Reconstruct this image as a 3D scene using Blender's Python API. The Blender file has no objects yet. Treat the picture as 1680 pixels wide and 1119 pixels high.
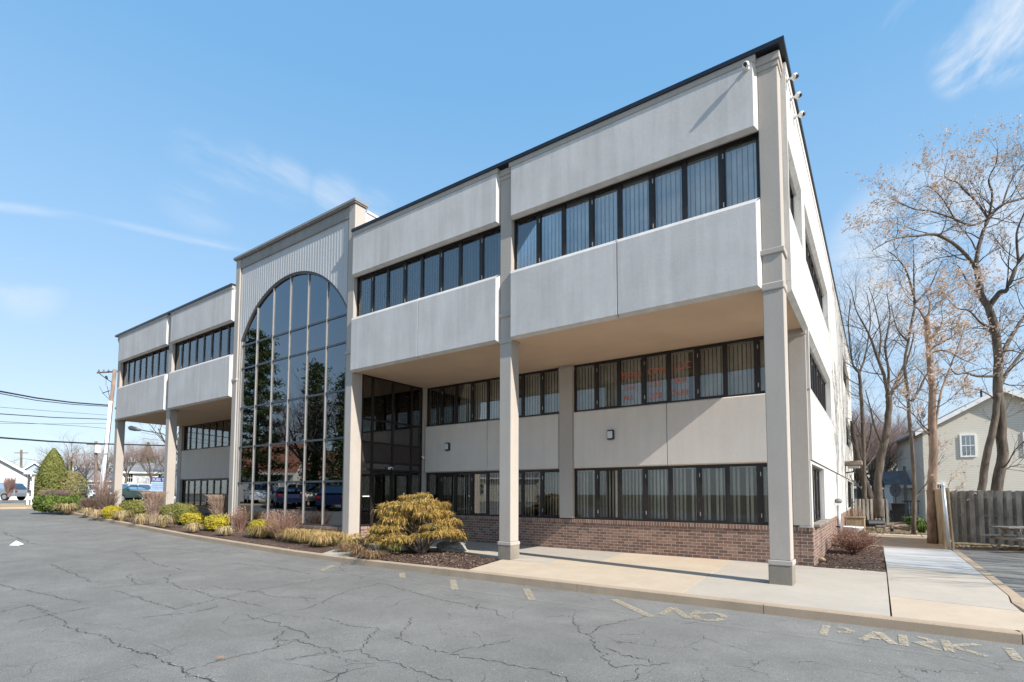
import bpy, math, random
from mathutils import Vector, Matrix
S = bpy.context.scene
COL = S.collection
rnd = random.Random(11)
R = math.radians

# ------------------------------------------------------------------ camera
YAW, PIT, ROLL = 0.61196, 0.0590, 0.0029
CP = Vector((1.3074, -10.4707, 1.6)); FPX = 856.77; CY = 759.9
fw = Vector((-math.sin(YAW)*math.cos(PIT), math.cos(YAW)*math.cos(PIT), math.sin(PIT)))
rt = Vector((math.cos(YAW), math.sin(YAW), 0)); up = rt.cross(fw)
RT = rt*math.cos(ROLL)+up*math.sin(ROLL); UP = -rt*math.sin(ROLL)+up*math.cos(ROLL)
cd = bpy.data.cameras.new('camera'); cam = bpy.data.objects.new('camera', cd); COL.objects.link(cam)
cd.sensor_width = 36; cd.sensor_fit = 'HORIZONTAL'; cd.lens = 36*FPX/1680
cd.shift_y = (CY-559.5)/1680; cd.clip_end = 2000; cd.clip_start = 0.1
m = Matrix((RT, UP, -fw)).transposed().to_4x4(); m.translation = CP; cam.matrix_world = m
S.camera = cam
def ray(px, py): return fw+RT*((px-840)/FPX)-UP*((py-CY)/FPX)
def at(px, py, d): return CP+ray(px, py)*d                 # survey helper: a point seen at (px,py), d metres deep
def H(x):                                                   # lot level: falls gently, then climbs to the left
    pts = [(-200,.95),(-60,.85),(-36,.7),(-29.6,.5),(-25,.29),(-18.5,.03),(-14.7,-.07),(-12,-.13),(-9,-.16),(-4,-.16),(0,-.14),(4,-.13),(300,-.13)]
    for (a, b), (c, d) in zip(pts, pts[1:]):
        if x <= c: 
            t = (x-a)/(c-a); return b+(d-b)*t
    return -.13
def onz(px, py, z):
    r = ray(px, py); return CP+r*((z-CP.z)/r.z)
def ong(px, py, off=.12):                                   # point on the planted ground
    z = 0
    for _ in range(12): 
        p = onz(px, py, z); z = z*.4+(H(p.x)+off)*.6
    return onz(px, py, z)
def ony(px, py, y):
    r = ray(px, py); return CP+r*((y-CP.y)/r.y)
def onx(px, py, x):
    r = ray(px, py); return CP+r*((x-CP.x)/r.x)

# ------------------------------------------------------------------ mesh helper
class MB:
    def __init__(s): s.v = []; s.f = []
    def add(s, vs, fs):
        o = len(s.v); s.v += [tuple(v) for v in vs]; s.f += [tuple(i+o for i in f) for f in fs]; return s
    def box(s, x0, x1, y0, y1, z0, z1):
        return s.add([(x0,y0,z0),(x1,y0,z0),(x1,y1,z0),(x0,y1,z0),(x0,y0,z1),(x1,y0,z1),(x1,y1,z1),(x0,y1,z1)],
                     [(0,3,2,1),(4,5,6,7),(0,1,5,4),(1,2,6,5),(2,3,7,6),(3,0,4,7)])
    def cbox(s, x0, x1, y0, y1, z0, z1, c=.01):            # box with chamfered edges
        X = (x0, x0+c, x1-c, x1); Y = (y0, y0+c, y1-c, y1)
        ring = [(1,0),(2,0),(3,1),(3,2),(2,3),(1,3),(0,2),(0,1)]
        vs = []
        cx, cy = (x0+x1)/2, (y0+y1)/2
        for z, ins in ((z0, c), (z0+c, 0), (z1-c, 0), (z1, c)):
            for i, j in ring:
                x, y = X[i], Y[j]
                if ins: x += c*.9 if x < cx else -c*.9; y += c*.9 if y < cy else -c*.9
                vs.append((x, y, z))
        fs = [tuple(range(7, -1, -1)), tuple(range(24, 32))]
        for k in range(3):
            for i in range(8): fs.append((k*8+i, k*8+(i+1) % 8, (k+1)*8+(i+1) % 8, (k+1)*8+i))
        return s.add(vs, fs)
    def tube(s, pts, rad, n=6, cap=True):
        pts = [Vector(p) for p in pts]
        if not isinstance(rad, (list, tuple)): rad = [rad]*len(pts)
        o = len(s.v); k = len(pts)
        for i, p in enumerate(pts):
            d = (pts[min(i+1, k-1)]-pts[max(i-1, 0)])
            if d.length < 1e-9: d = Vector((0,0,1))
            d.normalize()
            a = Vector((0,0,1)) if abs(d.z) < .9 else Vector((1,0,0))
            u = d.cross(a).normalized(); w = d.cross(u)
            for j in range(n):
                t = 2*math.pi*j/n; s.v.append(tuple(p+(u*math.cos(t)+w*math.sin(t))*rad[i]))
        for i in range(k-1):
            for j in range(n):
                a = o+i*n+j; b = o+i*n+(j+1) % n; s.f.append((a, a+n, b+n, b))
        if cap: s.f.append(tuple(o+j for j in range(n))); s.f.append(tuple(o+(k-1)*n+j for j in range(n-1, -1, -1)))
        return s
    def lathe(s, prof, c=(0,0,0), n=20, a0=0):
        o = len(s.v)
        for r_, z in prof:
            for j in range(n):
                t = a0+2*math.pi*j/n; s.v.append((c[0]+r_*math.cos(t), c[1]+r_*math.sin(t), c[2]+z))
        for i in range(len(prof)-1):
            for j in range(n):
                a = o+i*n+j; b = o+i*n+(j+1) % n; s.f.append((a, b, b+n, a+n))
        s.f.append(tuple(o+j for j in range(n-1, -1, -1))); s.f.append(tuple(o+(len(prof)-1)*n+j for j in range(n)))
        return s
    def prism(s, poly, A, B, N, d):                        # poly (a,b) in plane axes A,B at origin offset, extruded along N by d
        n = len(poly); A = Vector(A); B = Vector(B); N = Vector(N)
        vs = [A*a+B*b for a, b in poly]+[A*a+B*b+N*d for a, b in poly]
        fs = [tuple(range(n-1, -1, -1)), tuple(range(n, 2*n))]+[(i, (i+1) % n, n+(i+1) % n, n+i) for i in range(n)]
        return s.add(vs, fs)
    def xf(s, M, start=0):
        s.v[start:] = [tuple(M @ Vector(v)) for v in s.v[start:]]; return s
    def build(s, name, mat, parent=None, smooth=False, kind=None):
        org = Vector((0,0,0)) if parent is None else wloc(parent)
        me = bpy.data.meshes.new(name)
        me.from_pydata([(v[0]-org.x, v[1]-org.y, v[2]-org.z) for v in s.v] if parent is not None else s.v, [], s.f)
        me.update()
        if smooth: me.polygons.foreach_set('use_smooth', [True]*len(me.polygons))
        me.materials.append(mat)
        o = bpy.data.objects.new(name, me); COL.objects.link(o)
        if parent is not None: o.parent = parent
        if kind: o['kind'] = kind
        return o
def wloc(o):
    p = Vector((0,0,0))
    while o is not None: p += o.location; o = o.parent
    return p
def tag(o, label, cat, group=None):
    o['label'] = label; o['category'] = cat
    if group: o['group'] = group
    return o
def thing(name, label, cat, loc=(0,0,0), group=None):
    o = bpy.data.objects.new(name, None); COL.objects.link(o); o.location = loc; o.empty_display_size = .2
    return tag(o, label, cat, group)
def solo(mb, name, mat, label, cat, group=None, smooth=False):   # one-mesh thing, origin at its base
    xs = [v[0] for v in mb.v]; ys = [v[1] for v in mb.v]; zs = [v[2] for v in mb.v]
    c = Vector(((min(xs)+max(xs))/2, (min(ys)+max(ys))/2, min(zs)))
    mb.v = [(v[0]-c.x, v[1]-c.y, v[2]-c.z) for v in mb.v]
    o = mb.build(name, mat, None, smooth); o.location = c
    return tag(o, label, cat, group)
def dup(root, loc, rotz=0, scale=1, label=None, group=None):
    r = root.copy(); COL.objects.link(r); r.location = loc; r.rotation_euler = (0,0,rotz)
    r.scale = scale if hasattr(scale, '__len__') else (scale,)*3
    if label: r['label'] = label
    if group: r['group'] = group
    for ch in list(root.children):
        c = ch.copy(); COL.objects.link(c); c.parent = r
        for g in list(ch.children):
            d = g.copy(); COL.objects.link(d); d.parent = c
    return r
class Fr:                                                   # local frame on a wall: u along, z up, d outward
    def __init__(s, O, U, N): s.O = Vector(O); s.U = Vector(U).normalized(); s.N = Vector(N).normalized()
    def p(s, u, z, d=0): return s.O+s.U*u+Vector((0,0,z))+s.N*d
    def box(s, mb, u0, u1, z0, z1, d0, d1):
        P = [s.p(u,z,d) for d in (d0,d1) for z in (z0,z1) for u in (u0,u1)]
        flip = s.U.cross(Vector((0,0,1))).dot(s.N) < 0
        fs = [(0,2,3,1),(4,5,7,6),(0,1,5,4),(2,6,7,3),(0,4,6,2),(1,3,7,5)]
        if flip: fs = [tuple(reversed(f)) for f in fs]
        return mb.add(P, fs)
    def quad(s, mb, *uzd):
        return mb.add([s.p(*q) for q in uzd], [tuple(range(len(uzd)))])
    def panel(s, mb, u0, u1, z0, z1, dep, L=(.06,.11), Rr=(.06,.11), B=(.06,.11), T=(.06,.11)):
        i = (L[0], Rr[0], B[0], T[0]); a = (u0,u1,z0,z1)
        f = [s.p(u0+L[0], z0+B[0], dep), s.p(u1-Rr[0], z0+B[0], dep), s.p(u1-Rr[0], z1-T[0], dep), s.p(u0+L[0], z1-T[0], dep)]
        bk = [(L,B),(Rr,B),(Rr,T),(L,T)]
        cs = [(u0,z0),(u1,z0),(u1,z1),(u0,z1)]
        # each side: chamfer down to its own depth, then straight back to 0
        mb.add(f, [(0,1,2,3)])
        sides = [(0,1,B),(1,2,Rr),(2,3,T),(3,0,L)]
        for p, q, sd in sides:
            dd = dep-sd[1]
            e0 = s.p(cs[p][0], cs[p][1], dd); e1 = s.p(cs[q][0], cs[q][1], dd)
            mb.add([f[p], e0, e1, f[q]], [(0,1,2,3)])
            if dd > .001:
                mb.add([e0, s.p(cs[p][0],cs[p][1],0), s.p(cs[q][0],cs[q][1],0), e1], [(0,1,2,3)])
        mb.add([s.p(c[0], c[1], 0) for c in cs], [(3,2,1,0)])
        return mb
    def wall(s, mb, u0, u1, z0, z1, thick, ops, bev=0, seams=()):   # face grid with real openings; ops (u0,u1,z0,z1)
        us = sorted({u0,u1,*[o[0] for o in ops],*[o[1] for o in ops]}); zs = sorted({z0,z1,*[o[2] for o in ops],*[o[3]+0 for o in ops]})
        us = [u for u in us if u0 <= u <= u1]; zs = [z for z in zs if z0 <= z <= z1]
        def isop(u, z): return any(o[0] < u < o[1] and o[2] < z < o[3] for o in ops)
        for a, b in zip(us, us[1:]):
            for c, d in zip(zs, zs[1:]):
                if isop((a+b)/2, (c+d)/2): continue
                s.quad(mb, (a,c,0),(b,c,0),(b,d,0),(a,d,0)); s.quad(mb, (a,c,-thick),(a,d,-thick),(b,d,-thick),(b,c,-thick))
        for a, b, c, d in ops:
            c = max(c, z0); d = min(d, z1)
            s.quad(mb, (a,c,0),(a,d,0),(a,d,-thick),(a,c,-thick)); s.quad(mb, (b,c,0),(b,c,-thick),(b,d,-thick),(b,d,0))
            s.quad(mb, (a,c,0),(a,c,-thick),(b,c,-thick),(b,c,0))
            s.quad(mb, (a,d,0),(b,d,0),(b,d-bev,-max(bev,.001)),(a,d-bev,-max(bev,.001)))
            s.quad(mb, (a,d-bev,-max(bev,.001)),(b,d-bev,-max(bev,.001)),(b,d-bev,-thick),(a,d-bev,-thick))
        for (a,c),(b,d) in (((u0,z0),(u1,z0)),((u1,z0),(u1,z1)),((u1,z1),(u0,z1)),((u0,z1),(u0,z0))):
            s.quad(mb, (a,c,0),(a,c,-thick),(b,d,-thick),(b,d,0))
        return mb

# ------------------------------------------------------------------ materials
def newmat(name):
    m = bpy.data.materials.new(name); m.use_nodes = True; nt = m.node_tree
    b = nt.nodes['Principled BSDF']; return m, nt, b
def N(nt, t, **kw):
    n = nt.nodes.new(t)
    for k, v in kw.items():
        if k in n.inputs: n.inputs[k].default_value = v
        else: setattr(n, k, v)
    return n
def L(nt, a, b): nt.links.new(a, b)
def mapped(nt, scale=(1,1,1), rot=(0,0,0), coord='pos'):
    if coord == 'pos': g = nt.nodes.new('ShaderNodeNewGeometry').outputs['Position']
    else: g = nt.nodes.new('ShaderNodeTexCoord').outputs['Object']
    mp = nt.nodes.new('ShaderNodeMapping'); mp.inputs['Scale'].default_value = scale; mp.inputs['Rotation'].default_value = rot
    L(nt, g, mp.inputs['Vector']); return mp.outputs['Vector']
def ramp(nt, src, stops, interp='LINEAR'):
    r = nt.nodes.new('ShaderNodeValToRGB'); e = r.color_ramp.elements; r.color_ramp.interpolation = interp
    while len(e) < len(stops): e.new(.5)
    for el, (p, c) in zip(e, stops):
        el.position = p; el.color = (*c, 1) if len(c) == 3 else c
    L(nt, src, r.inputs['Fac']); return r.outputs['Color']
def mixc(nt, fac, a, b, mode='MIX'):
    n = nt.nodes.new('ShaderNodeMix'); n.data_type = 'RGBA'; n.blend_type = mode; n.clamp_factor = True
    for i, v in ((0, fac), (6, a), (7, b)):
        if hasattr(v, 'is_linked') or hasattr(v, 'links'): L(nt, v, n.inputs[i])
        elif isinstance(v, (int, float)): n.inputs[i].default_value = v
        else: n.inputs[i].default_value = (*v, 1)
    return n.outputs[2]
def noise(nt, vec, scale, detail=4, rough=.55, dist=0):
    n = N(nt, 'ShaderNodeTexNoise', Scale=scale, Detail=detail, Roughness=rough, Distortion=dist); L(nt, vec, n.inputs['Vector']); return n.outputs['Fac']
def bump(nt, b, h, strength=.3, dist=.01, prev=None):
    n = N(nt, 'ShaderNodeBump', Strength=strength, Distance=dist); L(nt, h, n.inputs['Height'])
    if prev is not None: L(nt, prev, n.inputs['Normal'])
    L(nt, n.outputs['Normal'], b.inputs['Normal']); return n.outputs['Normal']
def plain(name, col, rough=.6, metal=0, var=.12, vs=6, bmp=0, coord='pos', spec=.4):
    m, nt, b = newmat(name); v = mapped(nt, coord=coord); n = noise(nt, v, vs, 5)
    c = ramp(nt, n, [(.3, tuple(x*(1-var) for x in col)), (.7, tuple(min(1, x*(1+var)) for x in col))])
    L(nt, c, b.inputs['Base Color']); b.inputs['Roughness'].default_value = rough; b.inputs['Metallic'].default_value = metal
    b.inputs['Specular IOR Level'].default_value = spec
    if bmp: bump(nt, b, noise(nt, v, vs*12, 4), bmp, .005)
    return m
def stucco(name, col, streak=.10, mott=.08, fine=140, bs=.35, stain=0, stcol=(.2,.19,.18)):
    m, nt, b = newmat(name)
    v = mapped(nt); vs = mapped(nt, (1.6,1.6,.12))
    a = noise(nt, v, .9, 6, .65); s = noise(nt, vs, 2.6, 5, .6); f = noise(nt, v, 22, 4, .7)
    c = ramp(nt, a, [(.3, tuple(x*(1-mott) for x in col)), (.72, tuple(min(1,x*(1+mott)) for x in col))])
    sc = ramp(nt, s, [(.35, (1-streak,)*3), (.6, (1,1,1))])
    c = mixc(nt, 1.0, c, sc, 'MULTIPLY')
    c = mixc(nt, 1.0, c, ramp(nt, f, [(.3,(.95,.95,.95)),(.7,(1.03,1.03,1.03))]), 'MULTIPLY')
    if stain:
        st = noise(nt, mapped(nt, (2.4,2.4,.16)), 1.7, 7, .75)
        c = mixc(nt, ramp(nt, st, [(.5,(0,0,0)),(.68,(stain,)*3)]), c, stcol)
    L(nt, c, b.inputs['Base Color']); b.inputs['Roughness'].default_value = .92; b.inputs['Specular IOR Level'].default_value = .2
    h = noise(nt, v, fine, 3, .6)
    h2 = nt.nodes.new('ShaderNodeMath'); h2.operation = 'MULTIPLY_ADD'; L(nt, h, h2.inputs[0]); h2.inputs[1].default_value = 1; L(nt, noise(nt, v, 18, 4), h2.inputs[2])
    bump(nt, b, h2.outputs[0], bs, .006)
    return m
def glass(name, tint, base=.12, gain=1.0, wave=.0, rough=0, refl=(1,1,1)):
    m = bpy.data.materials.new(name); m.use_nodes = True; nt = m.node_tree; nt.nodes.clear()
    o = nt.nodes.new('ShaderNodeOutputMaterial'); mx = nt.nodes.new('ShaderNodeMixShader')
    t = N(nt, 'ShaderNodeBsdfTransparent', Color=(*tint,1)); g = N(nt, 'ShaderNodeBsdfGlossy', Color=(*refl,1), Roughness=rough)
    f = N(nt, 'ShaderNodeFresnel', IOR=1.5); ma = N(nt, 'ShaderNodeMath', operation='MULTIPLY_ADD')
    L(nt, f.outputs[0], ma.inputs[0]); ma.inputs[1].default_value = gain; ma.inputs[2].default_value = base; ma.use_clamp = True
    L(nt, ma.outputs[0], mx.inputs[0]); L(nt, t.outputs[0], mx.inputs[1]); L(nt, g.outputs[0], mx.inputs[2]); L(nt, mx.outputs[0], o.inputs[0])
    if wave:
        b = N(nt, 'ShaderNodeBump', Strength=wave, Distance=.02); L(nt, noise(nt, mapped(nt), 1.3, 2), b.inputs['Height'])
        L(nt, b.outputs[0], g.inputs['Normal'])
    return m
def brickmat(name, bw=.205, bh=.068, mort=.010, cols=((.215,.115,.08),(.32,.19,.135),(.15,.09,.07)), mc=(.45,.41,.36)):
    m, nt, b = newmat(name)
    g = nt.nodes.new('ShaderNodeNewGeometry'); sp = nt.nodes.new('ShaderNodeSeparateXYZ'); L(nt, g.outputs['Position'], sp.inputs[0])
    ad = N(nt, 'ShaderNodeMath', operation='ADD'); L(nt, sp.outputs[0], ad.inputs[0]); L(nt, sp.outputs[1], ad.inputs[1])
    cb = nt.nodes.new('ShaderNodeCombineXYZ'); L(nt, ad.outputs[0], cb.inputs[0]); L(nt, sp.outputs[2], cb.inputs[1])
    br = N(nt, 'ShaderNodeTexBrick', Scale=1.0); L(nt, cb.outputs[0], br.inputs['Vector'])
    br.inputs['Brick Width'].default_value = bw+mort; br.inputs['Row Height'].default_value = bh+mort; br.inputs['Mortar Size'].default_value = mort*.55
    br.inputs['Mortar Smooth'].default_value = .1; br.inputs['Color1'].default_value = (0,0,0,1); br.inputs['Color2'].default_value = (1,1,1,1); br.inputs['Mortar'].default_value = (.5,.5,.5,1)
    br.inputs['Bias'].default_value = 0
    c = ramp(nt, br.outputs['Color'], [(0, cols[2]), (.45, cols[0]), (1, cols[1])])
    v = mapped(nt); c = mixc(nt, 1.0, c, ramp(nt, noise(nt, v, 30, 5, .7), [(.3,(.75,.75,.75)),(.7,(1.2,1.2,1.2))]), 'MULTIPLY')
    c = mixc(nt, br.outputs['Fac'], c, mc)
    L(nt, c, b.inputs['Base Color']); b.inputs['Roughness'].default_value = .9
    inv = N(nt, 'ShaderNodeMath', operation='SUBTRACT'); inv.inputs[0].default_value = 1; L(nt, br.outputs['Fac'], inv.inputs[1])
    p = bump(nt, b, inv.outputs[0], .6, .008); bump(nt, b, noise(nt, v, 80, 4), .25, .004, p)
    return m
def leafmat(name, cols, rough=.6, trans=.25):               # per-leaf tone from random face island position
    m, nt, b = newmat(name)
    g = nt.nodes.new('ShaderNodeNewGeometry'); r = g.outputs['Random Per Island']
    n = len(cols); c = ramp(nt, r, [((i+.5)/n, cols[i]) for i in range(n)])
    c = mixc(nt, 1.0, c, ramp(nt, noise(nt, mapped(nt), 2.2, 3), [(.3,(.8,.8,.8)),(.7,(1.15,1.15,1.15))]), 'MULTIPLY')
    L(nt, c, b.inputs['Base Color']); b.inputs['Roughness'].default_value = rough; b.inputs['Specular IOR Level'].default_value = .25
    if trans:
        out = nt.nodes['Material Output']; tr = nt.nodes.new('ShaderNodeBsdfTranslucent'); L(nt, c, tr.inputs[0])
        mx = N(nt, 'ShaderNodeMixShader', Fac=trans); L(nt, b.outputs[0], mx.inputs[1]); L(nt, tr.outputs[0], mx.inputs[2]); L(nt, mx.outputs[0], out.inputs[0])
    return m
def bark(name, c1, c2, sc=9):
    m, nt, b = newmat(name)
    v = mapped(nt, (1,1,.22)); n = noise(nt, v, sc, 7, .7); n2 = noise(nt, mapped(nt), 1.1, 3)
    c = ramp(nt, n, [(.32, c1), (.68, c2)]); c = mixc(nt, 1.0, c, ramp(nt, n2, [(.3,(.8,.8,.8)),(.7,(1.2,1.2,1.2))]), 'MULTIPLY')
    L(nt, c, b.inputs['Base Color']); b.inputs['Roughness'].default_value = .95; b.inputs['Specular IOR Level'].default_value = .15
    bump(nt, b, n, .7, .03); return m

PANEL = stucco('panel_concrete', (.60,.572,.545), .12, .09, stain=.10, stcol=(.42,.40,.37))
PANELS = stucco('side_concrete', (.60,.575,.535), .16, .08, stain=.45, stcol=(.24,.22,.20))
COLM = stucco('column_stucco', (.43,.385,.34), .05, .05, bs=.2)
SOFF = stucco('soffit_stucco', (.62,.46,.33), .0, .07, fine=90, bs=.45)
WALLM = stucco('recess_stucco', (.62,.57,.515), .05, .04)
PLINTH = stucco('plinth_stone', (.27,.24,.20), .12, .28, fine=60, bs=.9)
BRICK = brickmat('brick'); SOLD = brickmat('soldier_brick', .062, .30, .012)
BRONZE = plain('bronze_frame', (.030,.024,.022), .42, .3, .2, 8)
DARKCAP = plain('dark_coping', (.035,.04,.05), .35, .6, .15, 3)
SILVER = plain('silver_mullion', (.40,.37,.34), .35, .5, .08, 4)
GREYBAR = plain('grey_bar', (.10,.11,.125), .4, .5, .1, 4)
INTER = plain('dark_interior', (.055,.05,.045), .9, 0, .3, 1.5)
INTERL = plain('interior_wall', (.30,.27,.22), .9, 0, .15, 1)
BLIND = None
GL3 = glass('upper_glass', (.93,.96,.98), .07, .9)
GLS = glass('side_glass', (.8,.85,.9), .24, 1.1)
GL2 = glass('recess_glass', (.88,.88,.85), .025, .9)
GLA = glass('arch_glass', (.14,.15,.17), .15, 1.15, wave=.012, refl=(.86,.93,1))
GLE = glass('entrance_glass', (.38,.36,.33), .10, 1.0)
WHITEP = plain('white_paint', (.78,.77,.75), .5, 0, .05, 5)
BLACKP = plain('black_plastic', (.02,.02,.022), .4, 0, .2, 5)
BLIND = leafmat('blind_fabric', [(.74,.73,.68),(.83,.81,.76),(.78,.77,.72),(.86,.84,.79),(.68,.67,.62)], .85, .12)
# ------------------------------------------------------------------ office building
OB = thing('office_building', 'three storey office block with grey concrete bands and a tall arched window', 'building', (-16,0,0))
FX0, FX1 = -31.9, 0.0
F = Fr((0,0,0), (1,0,0), (0,-1,0))          # front plane, d grows towards the street
SD = Fr((0,0,0), (0,1,0), (1,0,0))          # side plane (right flank)
D = 3.18
colx = [(-.35,0), (-6.43,-6.08), (-25.66,-25.31), (-31.86,-31.51)]
def column(x0, x1, base, y1=.35):
    mb = MB(); mb.cbox(x0, x1, 0, y1, base+.43, 5.37, .012); mb.cbox(x0+.002, x1-.002, .002, y1-.002, 5.5, 9.72, .012)
    c = mb.build('column', COLM, OB)
    b = MB(); b.cbox(x0-.02, x1+.02, -.02, y1+.02, base-.3, base+.34, .012); b.build('plinth', PLINTH, c)
    k = MB(); k.cbox(x0-.03, x1+.03, -.03, y1+.03, base+.34, base+.43, .012); k.build('collar', COLM, c)
    k = MB(); k.cbox(x0-.02, x1+.02, -.02, y1+.02, 5.37, 5.52, .02); k.build('capital', COLM, c)
    k = MB(); k.cbox(x0-.035, x1+.035, -.035, y1+.03, 6.05, 6.15, .01); k.build('band', COLM, c)
    k = MB(); k.cbox(x0-.02, x1+.02, -.02, y1+.02, 9.64, 9.74, .008); k.cbox(x0-.045, x1+.045, -.045, y1+.045, 9.742, 9.90, .012); k.build('cornice', COLM, c)
for (a, b), z in zip(colx, (0, 0, .25, .45)): column(a, b, z)
def pier(x0, x1):
    mb = MB(); mb.cbox(x0, x1, 0, .42, -.2, 10.98, .012); c = mb.build('portal_pier', COLM, OB)
    k = MB(); k.cbox(x0-.03, x1+.03, -.035, .43, 6.05, 6.15, .01); k.build('band', COLM, c)
pier(-12.56, -12.25); pier(-19.71, -19.40)
bays = [(-6.08,-.35,-3.2), (-12.25,-6.43,-9.24), (-25.31,-19.71,None), (-31.51,-25.66,None)]
SM = (.012,.03)
def joined(fr, mb, u0, u1, z0, z1, dep, j, **k):
    if j is None: return fr.panel(mb, u0, u1, z0, z1, dep, **k)
    fr.panel(mb, u0, j-.003, z0, z1, dep, Rr=SM, **k); fr.panel(mb, j+.003, u1, z0, z1, dep, L=SM, **k)
for i, (a, b, j) in enumerate(bays):
    mb = MB(); joined(F, mb, a, b, 5.42, 7.165, .11, j, T=(.09,.06)); mb.build('spandrel_panel', PANEL, OB)
    mb = MB(); F.panel(mb, a, b, 8.5, 9.82, .11, T=(.0,.0)); mb.build('parapet_panel', PANEL, OB)
for a, b, j in bays: mb = MB(); mb.box(a+.002, b-.002, -.128, -.0, 9.822, 9.94); mb.build('fascia_lip', COLM, OB)
def strip(fr, u0, u1, z0, z1, n, glassm, blinds=1, seed=0, gap=.0, label=None):
    r = random.Random(seed); fm = MB(); e = .045
    fr.box(fm, u0, u1, z0, z0+e, -.05, .03); fr.box(fm, u0, u1, z1-e, z1, -.05, .03)
    w = (u1-u0)/n
    fr.box(fm, u0, u0+e, z0+e, z1-e, -.05, .03); fr.box(fm, u1-e, u1, z0+e, z1-e, -.05, .03)
    for k in range(1, n):
        hw = .055 if k % 2 else .04
        fr.box(fm, u0+k*w-hw, u0+k*w+hw, z0+e, z1-e, -.05, .03)
    f = fm.build('window', BRONZE, OB)
    if label: f['label'] = label
    hg = MB()
    for k in range(n):
        a = u0+k*w+(e if k == 0 else (.055 if k % 2 else .04)); b = u0+(k+1)*w-(e if k == n-1 else (.055 if (k+1) % 2 else .04))
        za, zb = z0+e, z1-e
        if k % 2:                                           # opening sash
            sm = MB(); t = .028
            fr.box(sm, a, b, za, za+t, -.01, .018); fr.box(sm, a, b, zb-t, zb, -.01, .018); fr.box(sm, a, a+t, za+t, zb-t, -.01, .018); fr.box(sm, b-t, b, za+t, zb-t, -.01, .018)
            sm.build('sash', BRONZE, f); a += t; b -= t; za += t; zb -= t
            for hz in (za+.10, zb-.22): fr.box(hg, a-.055, a-.035, hz, hz+.10, .03, .042)
        pm = MB(); fr.box(pm, a, b, za, zb, -.002, .003); pm.build('pane', glassm, f)
    hg.build('hinge', SILVER, f)
    if blinds:
        bm = MB(); u = u0+.02; pitch = .102
        while u < u1-.05:
            if r.random() > gap:
                ang = r.gauss(0,.06)+(.62 if blinds == 2 else .28)
                hw = .044 if blinds == 1 else .042; du = hw*math.cos(ang); dd = hw*math.sin(ang)
                tw = r.uniform(-.003,.003)
                bm.add([fr.p(u-du, z0+.03, -.16-dd+tw), fr.p(u+du, z0+.03, -.16+dd+tw), fr.p(u+du, z1-.05, -.16+dd), fr.p(u-du, z1-.05, -.16-dd)], [(0,1,2,3)])
            u += pitch
        fr.box(bm, u0+.01, u1-.01, z1-.06, z1-.03, -.2, -.12)
        bm.build('vertical_blinds', BLIND, f)
    return f
GY = .16
F3 = Fr((0,GY,0), (1,0,0), (0,-1,0))
for i, (a, b, j) in enumerate(bays): strip(F3, a, b, 7.1, 8.56, 8, GL3, 1 if i < 2 else 0, i, 0)
# top storey: walls behind panels, sill shelf
for a, b, j in bays:
    for z0, z1 in ((5.5,7.098),(8.562,9.7)): mb = MB(); mb.box(a, b, .002, .26, z0, z1); mb.build('backing_wall', COLM, OB)
mb = MB(); mb.box(-31.9, -.12, .42, 27.38, 9.55, 9.69); mb.build('roof', plain('roof_membrane', (.2,.2,.2), .9), OB)
for q in ((-31.98, -19.73, -.16, .08, 9.941, 10.03),(-12.23, .14, -.16, .08, 9.941, 10.03),(-.12, .14, .082, 27.45, 9.943, 10.028)): mb = MB(); mb.box(*q); mb.build('coping', DARKCAP, OB)
mb = MB(); mb.box(-.12, .10, .36, 27.4, 9.7, 9.9); mb.box(-19.7, -12.26, .4, .6, 9.7, 9.9); mb.box(-31.9, -31.7, .36, 27.4, 9.7, 9.9); mb.build('parapet', PANELS, OB)
# soffits under the overhang
for x0, x1 in ((-12.249,-.01),(-31.9,-19.7)): mb = MB(); mb.box(x0, x1, .02, D+.3, 5.46, 5.56); mb.build('soffit', SOFF, OB)
# recessed lower front
FR = Fr((0,D,0), (1,0,0), (0,-1,0))
GW = .10
FRW = Fr((0,D+GW,0), (1,0,0), (0,-1,0))
def recess(x0, x1, pil, wins, zb):
    w = MB()
    for a, b in wins:
        j = None if b < -15 else (-9.24 if b < -5 else -3.24)
        m2 = MB(); joined(FR, m2, a, b, 2.36, 4.03, .05, j, **({'L':(.03,.05),'B':(.03,.05),'T':(.03,.05)} if j is None else {'B':(.03,.05),'T':(.03,.05)})); m2.build('recess_panel', WALLM, OB)
        strip(FRW, a, b, 4.04, 5.45, 8, GL2, 1 if b > -15 else 0, int(a*7), .02)
        strip(FRW, a, b, .88, 2.34, 8, GL2, 2 if b > -15 else 0, int(a*9), .12)
    for a, b in pil:
        m2 = MB(); m2.cbox(a, b, D-.07, D+.25, .9, 5.455, .01); m2.cbox(a-.015, b+.015, D-.085, D+.25, 5.3, 5.4, .01); m2.build('pilaster', COLM, OB)
    m2 = MB(); m2.box(x0, min(x1,-.205), D-.005, D+.2, zb, .77); m2.build('brick_base', BRICK, OB)
    m2 = MB(); m2.box(x0-.0, min(x1,-.205), D-.03, D+.2, .771, .872); m2.build('brick_sill', SOLD, OB)
recess(-12.25, .03, [(-6.5,-6.06), (-.33,.03)], [(-12.12,-6.5), (-6.06,-.33)], -.3)
recess(-31.86, -19.5, [(-25.66,-25.31), (-31.9,-31.5)], [(-31.5,-25.66), (-25.31,-19.6)], -.1)
m2 = MB(); m2.box(-12.249, -12.12, D-.07, D+.2, -.1, 5.455); m2.build('corner_post', COLM, OB)
for x0, x1 in ((-12.1,-.34),(-31.5,-19.6)): m2 = MB(); m2.box(x0, x1, D+.105, D+.25, 2.3, 4.1); m2.build('backing_wall', INTERL, OB)
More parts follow.
